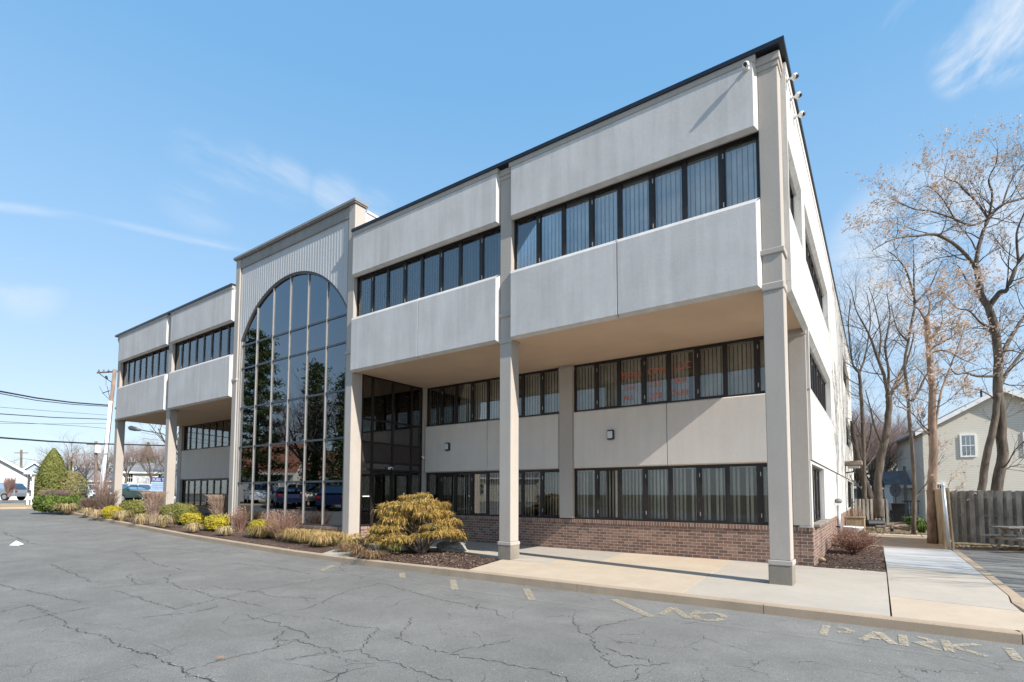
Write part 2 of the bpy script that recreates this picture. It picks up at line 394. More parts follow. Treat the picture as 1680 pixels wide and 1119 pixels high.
# ---- right flank
SW = Fr((.09,0,0), (0,1,0), (1,0,0)); Y1 = 27.4
w = MB()
SW.wall(w, .352, Y1, 5.62, 9.9, .30, [(.42,2.5,7.05,8.42), (3.12,9.8,7.05,8.42), (18.6,25.2,7.05,8.42)], .09)
w.build('side_wall', PANELS, OB); w = MB(); SW.wall(w, 3.13, Y1, 4.03, 5.617, .30, [(3.26,9.8,4.06,5.44), (19.6,25.7,4.06,5.44)], .09)
w.build('side_wall', PANELS, OB); w = MB(); w.box(-.005, .09, .353, 3.126, 5.44, 5.617); w.add([(-.005,.353,5.36),(-.005,3.126,5.36),(.09,3.126,5.438),(.09,.353,5.438),(-.005,.353,5.438),(-.005,3.126,5.438)], [(0,1,2,3),(4,3,2,5),(0,3,4),(1,5,2),(0,4,5,1)])
w.build('side_wall', PANELS, OB)
w = MB(); SW.wall(w, D-.01, Y1, 2.40, 4.018, .30, []); w.build('side_spandrel', PANELS, OB)
SL = Fr((.055,0,0), (0,1,0), (1,0,0))
w = MB(); SL.wall(w, D-.06, Y1, .86, 2.39, .26, [(3.42,6.6,.9,2.32), (20.1,26.7,.9,2.32)], .0); w.build('side_lower_wall', PANELS, OB)
w = MB(); w.box(-.2, .06, D-.005, Y1, -.3, .77); w.build('brick_base', BRICK, OB)
w = MB(); w.box(-.2, .075, D-.03, Y1, .771, .858); w.build('brick_sill', SOLD, OB)
w = MB(); w.cbox(.0, .19, 3.36, 6.75, .862, .93, .01); w.build('window_sill', PLINTH, OB)
SG = Fr((-.09,0,0), (0,1,0), (1,0,0))
for a, b, z0, z1, n in ((.42,2.5,7.05,8.34,3),(3.12,9.8,7.05,8.34,9),(18.6,25.2,7.05,8.34,9),(3.26,9.8,4.065,5.36,9),(19.6,25.7,4.065,5.36,8),(3.42,6.6,.9,2.31,4),(20.1,26.7,.9,2.31,8)):
    strip(SG, a, b, z0, z1, n, GLS, 1, int(a*3+z0), .1)
# interior: floors, partitions
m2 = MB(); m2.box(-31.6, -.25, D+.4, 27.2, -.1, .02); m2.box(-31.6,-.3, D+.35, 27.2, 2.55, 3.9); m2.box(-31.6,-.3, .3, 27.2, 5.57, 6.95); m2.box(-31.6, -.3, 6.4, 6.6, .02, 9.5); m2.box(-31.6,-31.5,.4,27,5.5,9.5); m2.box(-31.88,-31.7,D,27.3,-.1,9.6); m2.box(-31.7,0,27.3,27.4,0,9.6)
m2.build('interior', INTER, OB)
# ---- portal with the arched curtain wall
AX, AR, AZ = -16.0, 3.9, 5.67
PX0, PX1 = -19.40, -12.56
def arch(x): 
    q = AR*AR-(x-AX)**2; return AZ+math.sqrt(max(q, 0))
XL, XR = -19.34, -12.66
mb = MB(); n = 132; ws = (XR-XL)/n; prev = None; FP = Fr((0,.07,0), (1,0,0), (0,-1,0))
for i in range(n):
    a = XL+i*ws; b = a+ws; d = .005 if i % 3 == 0 else 0
    FP.quad(mb, (a,arch(a),d),(b,arch(b),d),(b,10.62,d),(a,10.62,d))
    FP.quad(mb, (a,arch(a),d),(a,arch(a),-.14),(b,arch(b),-.14),(b,arch(b),d))
    if prev is not None and prev != d: FP.quad(mb, (a,arch(a),prev),(a,10.62,prev),(a,10.62,d),(a,arch(a),d))
    prev = d
mb.build('ribbed_panel', stucco('ribbed_metal', (.50,.50,.50), .05, .04, bs=.05), OB)
mb = MB(); mb.box(PX0, PX1, .03, .3, 10.64, 10.97); mb.box(PX0, PX1, .012, .2, 10.60, 10.638); mb.box(PX0, XL, .05, .22, 0, 10.6); mb.box(XR, PX1, .05, .22, 0, 10.6)
mb.build('header_band', stucco('header_stucco', (.30,.29,.275), .1, .1), OB)
mb = MB(); mb.box(-19.76, -12.2, -.06, .46, 10.981, 11.02); mb.box(-19.79, -12.17, -.09, .46, 11.021, 11.10); mb.build('coping', plain('tan_coping', (.30,.27,.25), .4, .3), OB)
mb = MB(); mb.box(-12.46, -12.26, .42, 4.8, 9.56, 10.86); mb.box(-19.7, -19.5, .42, 4.8, 9.56, 10.86); mb.box(-19.5, -12.46, 4.6, 4.8, 9.56, 10.86); mb.build('portal_return', PANELS, OB)
mb = MB(); mb.box(-12.50, -12.22, .461, 4.84, 10.861, 10.93); mb.build('return_coping', WHITEP, OB)
aw = MB(); pts = []
for i in range(49):
    x = XL+(XR-XL)*i/48; pts.append((x, arch(x)))
G = .16
for (x0, z0), (x1, z1) in zip(pts, pts[1:]):               # bronze ring following the arch
    n0 = Vector((x0-AX, z0-AZ)).normalized(); n1 = Vector((x1-AX, z1-AZ)).normalized()
    q = [(x0,z0),(x1,z1),(x1-n1.x*.09,z1-n1.y*.09),(x0-n0.x*.09,z0-n0.y*.09)]
    vs = [(x, .10, z) for x, z in q]+[(x, .22, z) for x, z in q]
    aw.add(vs, [(3,2,1,0),(4,5,6,7),(0,1,5,4),(2,3,7,6)])
AW = aw.build('arched_window', plain('arch_trim', (.10,.085,.08), .5, .2), OB)
vx = [-19.3+1.1*i for i in range(7)]; hz = [.55, 2.0, 3.4, 4.95, 6.53, 7.46]
mb = MB()
for i, x in enumerate(vx):
    top = arch(x)-.03 if 0 < i < 6 else 7.75
    mb.box(x-.018, x+.018, .11, .20, .55, top)
mb.build('mullion', SILVER, AW)
mb = MB()
for z in hz: mb.box(-19.27, -12.73, .125, .19, z-.032, z+.032)
mb.build('transom', GREYBAR, AW)
for i in range(6):
    a, b = vx[i]+.03, vx[i+1]-.03
    for k in range(6):
        z0 = hz[k]+.035; mb = MB(); tl = Vector((rnd.uniform(-.0007,.0007), rnd.uniform(-.0007,.0007)))
        if k < 5:
            z1 = hz[k+1]-.035; poly = [(a,z0),(b,z0),(b,z1),(a,z1)]
        else: poly = [(a,z0),(b,z0)]+[(b+(a-b)*t/8, max(z0+.02, arch(b+(a-b)*t/8)-.06)) for t in range(9)]
        vs = [(x, .155+tl.x*(x-a)+tl.y*(z-z0), z) for x, z in poly]; nn = len(vs)
        vs += [(x, y+.006, z) for x, y, z in vs]
        mb.add(vs, [tuple(range(nn)), tuple(range(2*nn-1, nn-1, -1))])
        mb.build('pane', GLA, AW)
mb = MB(); mb.box(-19.4, -12.56, .09, .3, -.2, .44); mb.build('brick_base', BRICK, OB)
mb = MB(); mb.box(-19.4, -12.56, .065, .3, .441, .52); mb.build('brick_sill', SOLD, OB)
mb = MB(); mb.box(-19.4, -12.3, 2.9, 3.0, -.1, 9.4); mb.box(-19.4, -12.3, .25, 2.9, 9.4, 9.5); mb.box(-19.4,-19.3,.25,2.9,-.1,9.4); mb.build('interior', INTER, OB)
# ---- entrance glazing (faces right, in the recess)
E = Fr((-12.25,0,0), (0,1,0), (1,0,0))
ew = MB(); zz = [.0,.62,2.38,2.62,3.27,4.02,5.44]; Y0e, Y1e = .42, D-.07
yy = [.42, .85, 1.72, 2.60, Y1e]
for k, y in enumerate(yy):
    h = .035 if 0 < k < 4 else .02
    E.box(ew, max(y-h, Y0e), min(y+h, Y1e), .02, 5.45, -.07, .035)
for z in zz[2:]: E.box(ew, Y0e+.02, Y1e-.02, z-.035, min(z+.035,5.45), -.06, .025)
EW = ew.build('entrance_glazing', BRONZE, OB)
for k in range(4):
    for zi in range(2, 6):
        a, b, z0, z1 = yy[k]+.035, yy[k+1]-.035, zz[zi]+.035, zz[zi+1]-.035
        mb = MB(); E.box(mb, a, b, z0, z1, -.004, .002)
        if zi == 3: mb.build('spandrel_pane', plain('bronze_panel', (.05,.04,.037), .5, .1), EW)
        else: mb.build('pane', GLE, EW)
for a, b in ((yy[0]+.035, yy[1]-.035), (yy[3]+.035, Y1e-.02)):
    mb = MB(); E.box(mb, a, b, .62, 2.345, -.004, .002); mb.build('pane', GLE, EW)
    mb = MB(); E.box(mb, a-.03, b+.03, .55, .62, -.05, .02); mb.build('transom', BRONZE, EW)
for a, b, hs in ((yy[1]+.037, yy[2]-.004, 1), (yy[2]+.004, yy[3]-.037, 0)):
    dm = MB(); s = .06
    E.box(dm, a, a+s, .03, 2.33, -.03, .02); E.box(dm, b-s, b, .03, 2.33, -.03, .02); E.box(dm, a+s, b-s, .03, .25, -.03, .02); E.box(dm, a+s, b-s, 2.25, 2.33, -.03, .02)
    dr = dm.build('door', BRONZE, OB)
    mb = MB(); E.box(mb, a+s, b-s, .25, 2.25, -.004, .002); mb.build('pane', GLE, dr)
    mb = MB(); E.box(mb, a+s, b-s, 1.0, 1.04, .03, .06); u = b-s-.02 if hs else a+s+.02
    E.box(mb, u-.012, u+.012, .9, 1.3, .02, .07); mb.build('handle', SILVER, dr)
mb = MB(); mb.box(-12.4, -12.236, .44, .84, -.1, .46); mb.build('brick_base', BRICK, OB)
mb = MB(); mb.box(-12.4, -12.22, .44, .84, .461, .548); mb.build('brick_sill', SOLD, OB)
mb = MB(); mb.box(-12.242, -12.238, .5, .78, 1.5, 1.53); mb.build('door_lettering', WHITEP, OB)
# pale things seen inside the lobby
mb = MB(); mb.box(-12.9, -12.84, .9, 2.9, 3.35, 3.39); mb.box(-12.9,-12.84,.9,2.9,3.75,3.79)
for k in range(14): mb.box(-12.89, -12.85, .95+k*.14, .975+k*.14, 3.39, 3.75)
mb.build('balustrade', BRONZE, OB)
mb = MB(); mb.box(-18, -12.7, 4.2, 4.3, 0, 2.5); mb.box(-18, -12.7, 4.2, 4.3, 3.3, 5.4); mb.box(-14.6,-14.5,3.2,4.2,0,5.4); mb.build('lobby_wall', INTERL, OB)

# ---- fixtures on the walls
def wall_lamp(x, z, lab):
    t = thing('wall_lamp', lab, 'wall lamp', (x, D-.05, z), 'black box lamps on the recessed wall')
    y = D-.05
    mb = MB(); mb.cbox(x-.10, x+.10, y-.09, y, z-.14, z+.14, .02); mb.build('housing', BLACKP, t)
    mb = MB(); mb.cbox(x-.075, x+.075, y-.125, y-.091, z-.10, z+.10, .012); mb.build('lens', plain('lamp_lens', (.55,.57,.6), .25, 0, .05, 20), t)
wall_lamp(-10.96, 3.24, 'black wall lamp with a pale lens nearest the glass entrance')
wall_lamp(-4.82, 3.27, 'black wall lamp with a pale lens between middle and corner columns')
def camera_dome(p, out, lab, arm=.12):
    p = Vector(p); out = Vector(out).normalized(); t = thing('security_camera', lab, 'camera', p, 'white dome security cameras')
    q = p+out*arm
    mb = MB(); mb.tube([p, p+out*.03], .045, 14); mb.tube([p+out*.03, q], .022, 10); mb.build('bracket', WHITEP, t, True)
    mb = MB(); c = q+Vector((0,0,-.0)); mb.lathe([(.015,.05),(.048,.04),(.060,.015),(.062,-.022),(.046,-.048)], c, 16); mb.build('housing', WHITEP, t, True)
    aim = (out*.8+Vector((0,-.4,-.35))).normalized()
    mb = MB(); mb.tube([c+aim*.025, c+aim*.06, c+aim*.07], [.046,.036,.016], 14); mb.build('lens', BLACKP, t, True)
camera_dome((-.50,-.11,9.72), (0,-1,0), 'white dome camera on the front parapet at its top right corner')
for k, (y, z) in enumerate(((.45,9.60),(.95,9.55),(1.5,9.50))):
    camera_dome((.09,y,z), (1,0,0), ['white dome camera on the flank parapet, closest to the corner','middle one of three white dome cameras on the flank parapet','white dome camera on the flank parapet, farthest from the corner'][k], .15)
camera_dome((-12.12,D-.07,2.9), (0,-1,0), 'small white dome camera by the inner corner, left of the lamp', .06)
camera_dome((-12.21,1.55,2.45), (1,0,0), 'white twin head camera hanging above the entrance doors', .12)
# lamp, pipe, planter etc. on the flank
t = thing('flood_light', 'weathered square flood light on the sunlit side wall', 'flood light', (.09,17.6,2.8))
mb = MB(); mb.cbox(.09, .75, 17.2, 18.0, 2.92, 3.12, .03); mb.build('hood', plain('rusty_metal', (.28,.22,.17), .7, .2), t)
mb = MB(); mb.cbox(.2, .65, 17.3, 17.9, 2.80, 2.915, .02); mb.build('lens', plain('lamp_glass2', (.5,.5,.48), .3), t)
mb = MB(); mb.tube([(.09,17.6,2.6),(.4,17.6,2.65),(.4,17.6,2.82)], .03, 8); mb.build('bracket', BLACKP, t)
GALV = plain('galvanised', (.50,.51,.52), .4, .6, .12, 6)
t = thing('conduit_pipe', 'grey riser pipe with a hooded vent on the side wall', 'pipe', (.14,10.6,0))
mb = MB(); mb.tube([(.16,10.6,0),(.16,10.6,1.24)], .055, 12); mb.build('pipe', GALV, t, True)
mb = MB(); mb.lathe([(.08,1.32),(.11,1.38),(.09,1.46),(.02,1.48)], (.16,10.6,0), 14); mb.build('vent_cap', plain('vent_grey', (.2,.2,.2), .6), t, True)
mb = MB(); mb.box(.055, .2, 10.5, 10.7, .5, .54); mb.build('clamp', BLACKP, t)
# ------------------------------------------------------------------ ground, lot, kerbs, walks
def asphalt():
    m, nt, b = newmat('asphalt')
    v = mapped(nt)
    big = noise(nt, v, .18, 5, .6); mid = noise(nt, v, 1.6, 5, .65)
    vor = N(nt, 'ShaderNodeTexVoronoi', Scale=160.0); L(nt, v, vor.inputs['Vector'])
    base = ramp(nt, big, [(.3,(.178,.171,.155)),(.7,(.24,.23,.21))])
    base = mixc(nt, 1.0, base, ramp(nt, mid, [(.3,(.84,.84,.84)),(.7,(1.10,1.10,1.10))]), 'MULTIPLY')
    base = mixc(nt, 1.0, base, ramp(nt, vor.outputs['Color'], [(.0,(.50,.50,.50)),(.5,(1,1,1)),(.9,(1.2,1.2,1.2)),(1,(2.6,2.5,2.4))]), 'MULTIPLY')
    # cracks: two scales of warped cell borders, broken up
    def cracks(sc, wd, warp, th0, th1, seed):
        g = mapped(nt, (1,1,1), (0,0,seed)); nz = N(nt, 'ShaderNodeTexNoise', Scale=1.4*sc*2, Detail=4.0, Roughness=.6); L(nt, g, nz.inputs['Vector'])
        mx = N(nt, 'ShaderNodeVectorMath', operation='MULTIPLY_ADD'); L(nt, nz.outputs['Color'], mx.inputs[0]); mx.inputs[1].default_value = (warp,)*3; L(nt, g, mx.inputs[2])
        vo = N(nt, 'ShaderNodeTexVoronoi', feature='DISTANCE_TO_EDGE', Scale=sc, Randomness=1.0); L(nt, mx.outputs[0], vo.inputs['Vector'])
        line = ramp(nt, vo.outputs['Distance'], [(0,(1,1,1)),(wd*.5,(1,1,1)),(wd,(0,0,0))])
        brk = ramp(nt, noise(nt, g, sc*1.3, 4, .6), [(th0,(0,0,0)),(th1,(1,1,1))])
        return mixc(nt, 1.0, line, brk, 'MULTIPLY')
    c1 = cracks(.33, .0022, .5, .50, .60, .4); c2 = cracks(1.0, .0048, .3, .50, .60, 1.7)
    cr = mixc(nt, 1.0, c1, c2, 'ADD')
    base = mixc(nt, mixc(nt, 1.0, cr, (.8,.8,.8), 'MULTIPLY'), base, (.05,.05,.05))
    rust = ramp(nt, noise(nt, mapped(nt), .7, 6, .7), [(.68,(0,0,0)),(.78,(.18,.18,.18))])
    base = mixc(nt, rust, base, (.22,.15,.13))
    L(nt, base, b.inputs['Base Color']); b.inputs['Roughness'].default_value = .88; b.inputs['Specular IOR Level'].default_value = .3
    p = bump(nt, b, vor.outputs['Distance'], .35, .004)
    iv = N(nt, 'ShaderNodeMath', operation='SUBTRACT'); iv.inputs[0].default_value = 1; L(nt, cr, iv.inputs[1]); bump(nt, b, iv.outputs[0], .6, .01, p)
    return m
ASPH = asphalt()
def conc(name, col, agg=90, astr=.12, mott=.08, stain=0):
    m, nt, b = newmat(name); v = mapped(nt)
    c = ramp(nt, noise(nt, v, 1.1, 6, .7), [(.3, tuple(x*(1-mott) for x in col)), (.7, tuple(x*(1+mott) for x in col))])
    c = mixc(nt, 1.0, c, ramp(nt, noise(nt, v, agg, 3, .8), [(.3,(1-astr,)*3),(.7,(1+astr,)*3)]), 'MULTIPLY')
    if stain: c = mixc(nt, ramp(nt, noise(nt, v, 2.3, 7, .8), [(.55,(0,0,0)),(.75,(stain,)*3)]), c, tuple(x*.45 for x in col))
    L(nt, c, b.inputs['Base Color']); b.inputs['Roughness'].default_value = .9; b.inputs['Specular IOR Level'].default_value = .25
    bump(nt, b, noise(nt, v, agg*1.5, 4, .7), .3, .004); return m
BEIGE = conc('beige_aggregate', (.52,.42,.31), 110, .2, .1, .22)
GREYC = conc('grey_concrete', (.46,.405,.335), 60, .09, .09, .32)
GREYC2 = conc('grey_concrete_old', (.42,.375,.315), 60, .08, .10, .25)
NEWC = conc('new_concrete', (.46,.455,.44), 50, .05, .04, .08)
BROWNC = conc('brown_paving', (.36,.27,.19), 60, .1, .12, .3)
KERB = conc('kerb_stone', (.42,.32,.225), 90, .28, .14, .4)
def grid(name, mat, xs, ys, hf, off, kind='structure'):
    mb = MB(); nx, ny = len(xs), len(ys)
    mb.v = [(x, y, hf(x, y)+off) for y in ys for x in xs]
    mb.f = [(j*nx+i, j*nx+i+1, (j+1)*nx+i+1, (j+1)*nx+i) for j in range(ny-1) for i in range(nx-1)]
    return mb.build(name, mat, kind=kind)
XS = [-600,-300,-200,-120,-90,-75,-60,-52,-48,-44,-40,-36]+[-34+1.0*i for i in range(39)]+[6,8,12,20,40,80,200,600]
def soil():
    m, nt, b = newmat('ground_cover'); v = mapped(nt)
    n = noise(nt, v, .25, 6, .65); n2 = noise(nt, v, 14, 5, .75)
    c = ramp(nt, n, [(.35,(.10,.11,.045)),(.5,(.17,.14,.085)),(.65,(.22,.17,.11))])
    c = mixc(nt, 1.0, c, ramp(nt, n2, [(.3,(.55,.55,.55)),(.7,(1.35,1.3,1.25))]), 'MULTIPLY')
    L(nt, c, b.inputs['Base Color']); b.inputs['Roughness'].default_value = 1; bump(nt, b, n2, .8, .05); return m
SOIL = soil()
grid('ground', SOIL, XS, [-600,-200,-60,-40,-20,-5,0,3,6,10,20,40,80,150,400,900], lambda x, y: H(x), -.03)
grid('parking_lot', ASPH, XS[3:-2], [-34,-30,-25,-20,-16,-12,-8,-5,-3,-1.99], lambda x, y: H(x), 0)
# side lot on the right, behind the kerb
mb = MB(); mb.add([(3.16,-1.99,-.126),(30,-1.99,-.126),(30,11.9,-.126),(3.16,11.9,-.126)], [(0,1,2,3)]); mb.build('side_lot', ASPH, kind='structure')
mb = MB(); mb.add([(3.16,11.9,-.122),(30,11.9,-.122),(30,13.1,-.122),(3.16,13.1,-.122)], [(0,1,2,3)]); mb.build('leaf_strewn_strip', BROWNC, kind='structure')
# front kerb
def kerb_run(pts, w=.15, name='kerb'):
    mb = MB()
    for (x0,y0,z0), (x1,y1,z1) in zip(pts, pts[1:]):
        d = Vector((x1-x0, y1-y0)); nrm = Vector((-d.y, d.x)).normalized()*w; g = d.normalized()*.004
        x0 += g.x; y0 += g.y; x1 -= g.x; y1 -= g.y
        c = .018; nn = nrm.normalized()
        a = [(x0,y0,z0-.3),(x0,y0,z0-c),(x0+nn.x*c,y0+nn.y*c,z0),(x0+nrm.x,y0+nrm.y,z0),(x0+nrm.x,y0+nrm.y,z0-.3)]
        b = [(x1,y1,z1-.3),(x1,y1,z1-c),(x1+nn.x*c,y1+nn.y*c,z1),(x1+nrm.x,y1+nrm.y,z1),(x1+nrm.x,y1+nrm.y,z1-.3)]
        mb.add(a+b, [(0,5,6,1),(1,6,7,2),(2,7,8,3),(3,8,9,4),(0,1,2,3,4),(9,8,7,6,5)])
    return mb.build(name, KERB, kind='structure')
xs = [2.62,-.13,-3.2,-6.3,-9.4,-12,-14.7,-18.5,-22,-25,-28,-31]
kp = [(x, -2.0, H(x)+.14 if x < -7 else 0.0) for x in xs]
kp += [(-34,-1.75,H(-34)+.13),(-37,-1.2,H(-37)+.12),(-39.5,-.2,H(-39.5)+.1),(-41,1.4,H(-41)+.08)]
kerb_run([(b[0],b[1],b[2]) for b in reversed(kp)])
kerb_run([(2.625,-2.0,0),(2.93,-1.88,0),(3.12,-1.6,0),(3.16,-1.2,0),(3.05,0.3,0.0),(3.12,1.0,0),(3.14,3.8,0),(3.16,6.5,0),(3.16,9.4,0)], .16)
# front walk slabs
def slab(poly, mat, z=0.0, th=.12, name='sidewalk', gap=.009):
    cx = sum(p[0] for p in poly)/len(poly); cy = sum(p[1] for p in poly)/len(poly)
    q = []
    for x, y in poly:
        dx, dy = cx-x, cy-y; l = math.hypot(dx, dy); q.append((x+dx/l*gap, y+dy/l*gap))
    mb = MB(); n = len(q); mb.add([(x,y,z-th) for x, y in q]+[(x,y,z) for x, y in q], [tuple(range(n-1,-1,-1)), tuple(range(n,2*n))]+[(i,(i+1)%n,n+(i+1)%n,n+i) for i in range(n)])
    return mb.build(name, mat, kind='structure')
slab([(-5.87,-1.85),(-1.36,-1.85),(-1.49,-.1),(-5.0,.05),(-6.3,-.05)], BEIGE, -.001)
slab([(-5.0,.05),(-1.49,-.1),(-1.55,1.0),(-4.2,1.1),(-5.2,1.1)], BEIGE, -.001)
slab([(-1.36,-1.85),(1.385,-1.85),(1.385,3.02),(-1.68,3.16),(-1.55,1.0),(-1.49,-.1)], GREYC, -.001)
slab([(-4.2,1.1),(-1.55,1.0),(-1.68,3.16),(-4.45,3.16)], BEIGE, -.001)
slab([(-8.2,1.1),(-4.2,1.1),(-4.45,3.16),(-8.2,3.16)], GREYC2, -.001)
slab([(-5.2,1.1),(-8.2,1.1),(-8.2,.42),(-6.3,.0),(-5.0,.05)], GREYC, -.001)
slab([(-12.24,.55),(-8.2,.42),(-8.2,3.16),(-12.24,3.16)], GREYC2, -.001)
slab([(-10.15,-1.85),(-9.85,-1.85),(-9.7,.45),(-11.2,.5),(-11.6,-1.0),(-11.0,-1.85)], GREYC, -.012)
slab([(1.393,-1.85),(2.6,-1.85),(2.88,-1.7),(2.99,-1.2),(2.87,-.4),(1.393,-.15)], BEIGE, -.001)
slab([(1.393,-.15),(2.87,-.4),(2.87,.3),(2.95,1.0),(2.97,3.9),(1.393,4.45)], GREYC, -.001)
slab([(1.393,4.45),(2.97,3.9),(2.99,9.4),(1.35,9.5)], NEWC, .003)
slab([(.7,9.52),(2.99,9.42),(2.85,15.5),(.7,15.5)], BROWNC, -.001)
slab([(.7,15.51),(5.5,15.6),(5.5,16.2),(.7,16.1)], conc('pale_edging', (.5,.42,.32)), .004, name='path_edging')
# mulch beds
def mulch():
    m, nt, b = newmat('mulch'); v = mapped(nt)
    vo = N(nt, 'ShaderNodeTexVoronoi', Scale=42.0); L(nt, mapped(nt, (1,2.2,1), (0,0,.5)), vo.inputs['Vector'])
    c = ramp(nt, vo.outputs['Color'], [(0,(.045,.025,.018)),(.5,(.12,.07,.05)),(.85,(.20,.13,.095)),(1,(.34,.26,.2))])
    c = mixc(nt, 1.0, c, ramp(nt, noise(nt, v, 2.0, 5), [(.3,(.7,.7,.7)),(.7,(1.2,1.2,1.2))]), 'MULTIPLY')
    L(nt, c, b.inputs['Base Color']); b.inputs['Roughness'].default_value = 1; bump(nt, b, vo.outputs['Distance'], 1.0, .03); return m
MULCH = mulch()
def bedgrid(name, poly, zf, step=.12, amp=.02):
    xs_ = [p[0] for p in poly]; ys_ = [p[1] for p in poly]; mb = MB(); idx = {}
    def inside(x, y):
        c = False; n = len(poly); j = n-1
        for i in range(n):
            (xi, yi), (xj, yj) = poly[i], poly[j]
            if (yi > y) != (yj > y) and x < (xj-xi)*(y-yi)/(yj-yi)+xi: c = not c
            j = i
        return c
    r = random.Random(5)
    x = min(xs_); 
    def vid(i, j):
        if (i, j) not in idx:
            X = min(xs_)+i*step; Y = min(ys_)+j*step; idx[(i,j)] = len(mb.v); mb.v.append((X, Y, zf(X, Y)+r.uniform(-amp, amp)))
        return idx[(i, j)]
    for i in range(int((max(xs_)-min(xs_))/step)+1):
        for j in range(int((max(ys_)-min(ys_))/step)+1):
            if inside(min(xs_)+(i+.5)*step, min(ys_)+(j+.5)*step): mb.f.append((vid(i,j),vid(i+1,j),vid(i+1,j+1),vid(i,j+1)))
    return mb.build(name, MULCH, kind='structure'), inside
HB = lambda x, y: H(x)+.09
bed1 = [(-9.9,-1.86),(-5.95,-1.86),(-6.35,-.05),(-8.2,.42),(-9.75,.42)]
bed2 = [(-31.5,-1.86),(-11.0,-1.86),(-11.6,-1.0),(-11.3,.5),(-12.2,.6),(-12.2,.08),(-19.5,.08),(-19.6,3.1),(-31.5,3.1)]
bed3 = [(.07,3.04),(1.38,3.0),(1.34,9.4),(.07,9.4)]
_, in1 = bedgrid('planting_bed', bed1, lambda x, y: -.03+.06*math.exp(-((x+8)**2+(y+.8)**2)/2), .1)
_, in2 = bedgrid('planting_bed', bed2, HB, .16)
_, in3 = bedgrid('planting_bed', bed3, lambda x, y: .0+.03*math.sin(y), .1)
chips = MB(); r = random.Random(3)
for poly, ins, zf, n in ((bed1,in1,lambda x,y:-.03+.06*math.exp(-((x+8)**2+(y+.8)**2)/2),3500),(bed3,in3,lambda x,y:.03*math.sin(y),1600),(bed2,in2,HB,2500)):
    x0, x1 = min(p[0] for p in poly), max(p[0] for p in poly); y0, y1 = min(p[1] for p in poly), max(p[1] for p in poly)
    for _ in range(n):
        x, y = r.uniform(x0, x1), r.uniform(y0, y1)
        if not ins(x, y): continue
        z = zf(x, y)+.015; a = r.uniform(0, 3.14); l = r.uniform(.012,.04); w = l*r.uniform(.2,.4); t = r.uniform(-.5,.5)
        u = Vector((math.cos(a), math.sin(a), t)).normalized()*l; q = Vector((-math.sin(a), math.cos(a), r.uniform(-.4,.4)))*w; c = Vector((x,y,z))
        chips.add([c-u-q, c+u-q, c+u+q, c-u+q], [(0,1,2,3)])
chips.build('mulch_chips', leafmat('mulch_chip', [(.05,.03,.02),(.12,.07,.05),(.2,.13,.09),(.32,.24,.18),(.08,.045,.03)], .9, 0), kind='stuff')
# painted marks
def paint():
    m = bpy.data.materials.new('worn_paint'); m.use_nodes = True; nt = m.node_tree; b = nt.nodes['Principled BSDF']
    v = mapped(nt); c = ramp(nt, noise(nt, v, 3, 5), [(.3,(.48,.39,.25)),(.7,(.62,.52,.36))]); L(nt, c, b.inputs['Base Color']); b.inputs['Roughness'].default_value = .8
    out = nt.nodes['Material Output']; tr = nt.nodes.new('ShaderNodeBsdfTransparent'); mx = nt.nodes.new('ShaderNodeMixShader')
    f = ramp(nt, noise(nt, v, 28, 6, .8), [(.40,(.0,.0,.0)),(.58,(.78,.78,.78))]); L(nt, f, mx.inputs[0]); L(nt, tr.outputs[0], mx.inputs[1]); L(nt, b.outputs[0], mx.inputs[2]); L(nt, mx.outputs[0], out.inputs[0]); return m
def faint():
    m = bpy.data.materials.new('faded_line'); m.use_nodes = True; nt = m.node_tree; b = nt.nodes['Principled BSDF']
    v = mapped(nt); b.inputs['Base Color'].default_value = (.36,.35,.31,1); b.inputs['Roughness'].default_value = .85
    out = nt.nodes['Material Output']; tr = nt.nodes.new('ShaderNodeBsdfTransparent'); mx = nt.nodes.new('ShaderNodeMixShader')
    f = ramp(nt, noise(nt, v, 9, 6, .8), [(.3,(.08,.08,.08)),(.7,(.42,.42,.42))]); L(nt, f, mx.inputs[0]); L(nt, tr.outputs[0], mx.inputs[1]); L(nt, b.outputs[0], mx.inputs[2]); L(nt, mx.outputs[0], out.inputs[0]); return m
PAINT = paint(); FAINT = faint()
def stroke(mb, p, q, w, dz=.005):
    p = Vector(p); q = Vector(q); d = (q-p).normalized(); n = Vector((-d.y, d.x))*w/2
    k = max(1, int((q-p).length/1.5))
    for i in range(k):
        a = p+(q-p)*i/k; b = p+(q-p)*(i+1)/k
        mb.add([(a.x+n.x,a.y+n.y,H(a.x)+dz),(a.x-n.x,a.y-n.y,H(a.x)+dz),(b.x-n.x,b.y-n.y,H(b.x)+dz),(b.x+n.x,b.y+n.y,H(b.x)+dz)], [(0,1,2,3)])
mb = MB(); stroke(mb, (-14,-3.02), (6,-3.1), .09); mb.build('faded_lane_line', FAINT, kind='structure')
mb = MB()
for p, q in (((-9.66,-2.4),(-9.1,-3.15)), ((-7.4,-2.3),(-6.9,-2.75)), ((-5.86,-2.35),(-5.1,-3.15)), ((-4.1,-2.3),(-3.45,-3.1)), ((-2.35,-2.3),(-1.4,-3.15))): stroke(mb, p, q, .13, .009)
mb.build('painted_hatching', PAINT, kind='structure')
mb = MB()
for k in range(12):
    x = -14-k*1.35; stroke(mb, (x, -2.4), (x+1.3, -4.6), .10, .009)
mb.build('parking_stripes', FAINT, kind='structure')
SK = {'N':[((0,0),(0,1)),((.0,1),(.62,0)),((.62,0),(.62,1))],'O':'O','P':[((0,0),(0,1)),'Pb'],'A':[((0,0),(.31,1)),((.31,1),(.62,0)),((.14,.35),(.48,.35))],
      'R':[((0,0),(0,1)),'Pb',((.25,.48),(.62,0))],'K':[((0,0),(0,1)),((.0,.5),(.6,1)),((.05,.55),(.62,0))],'I':[((.3,0),(.3,1))],'G':'G'}
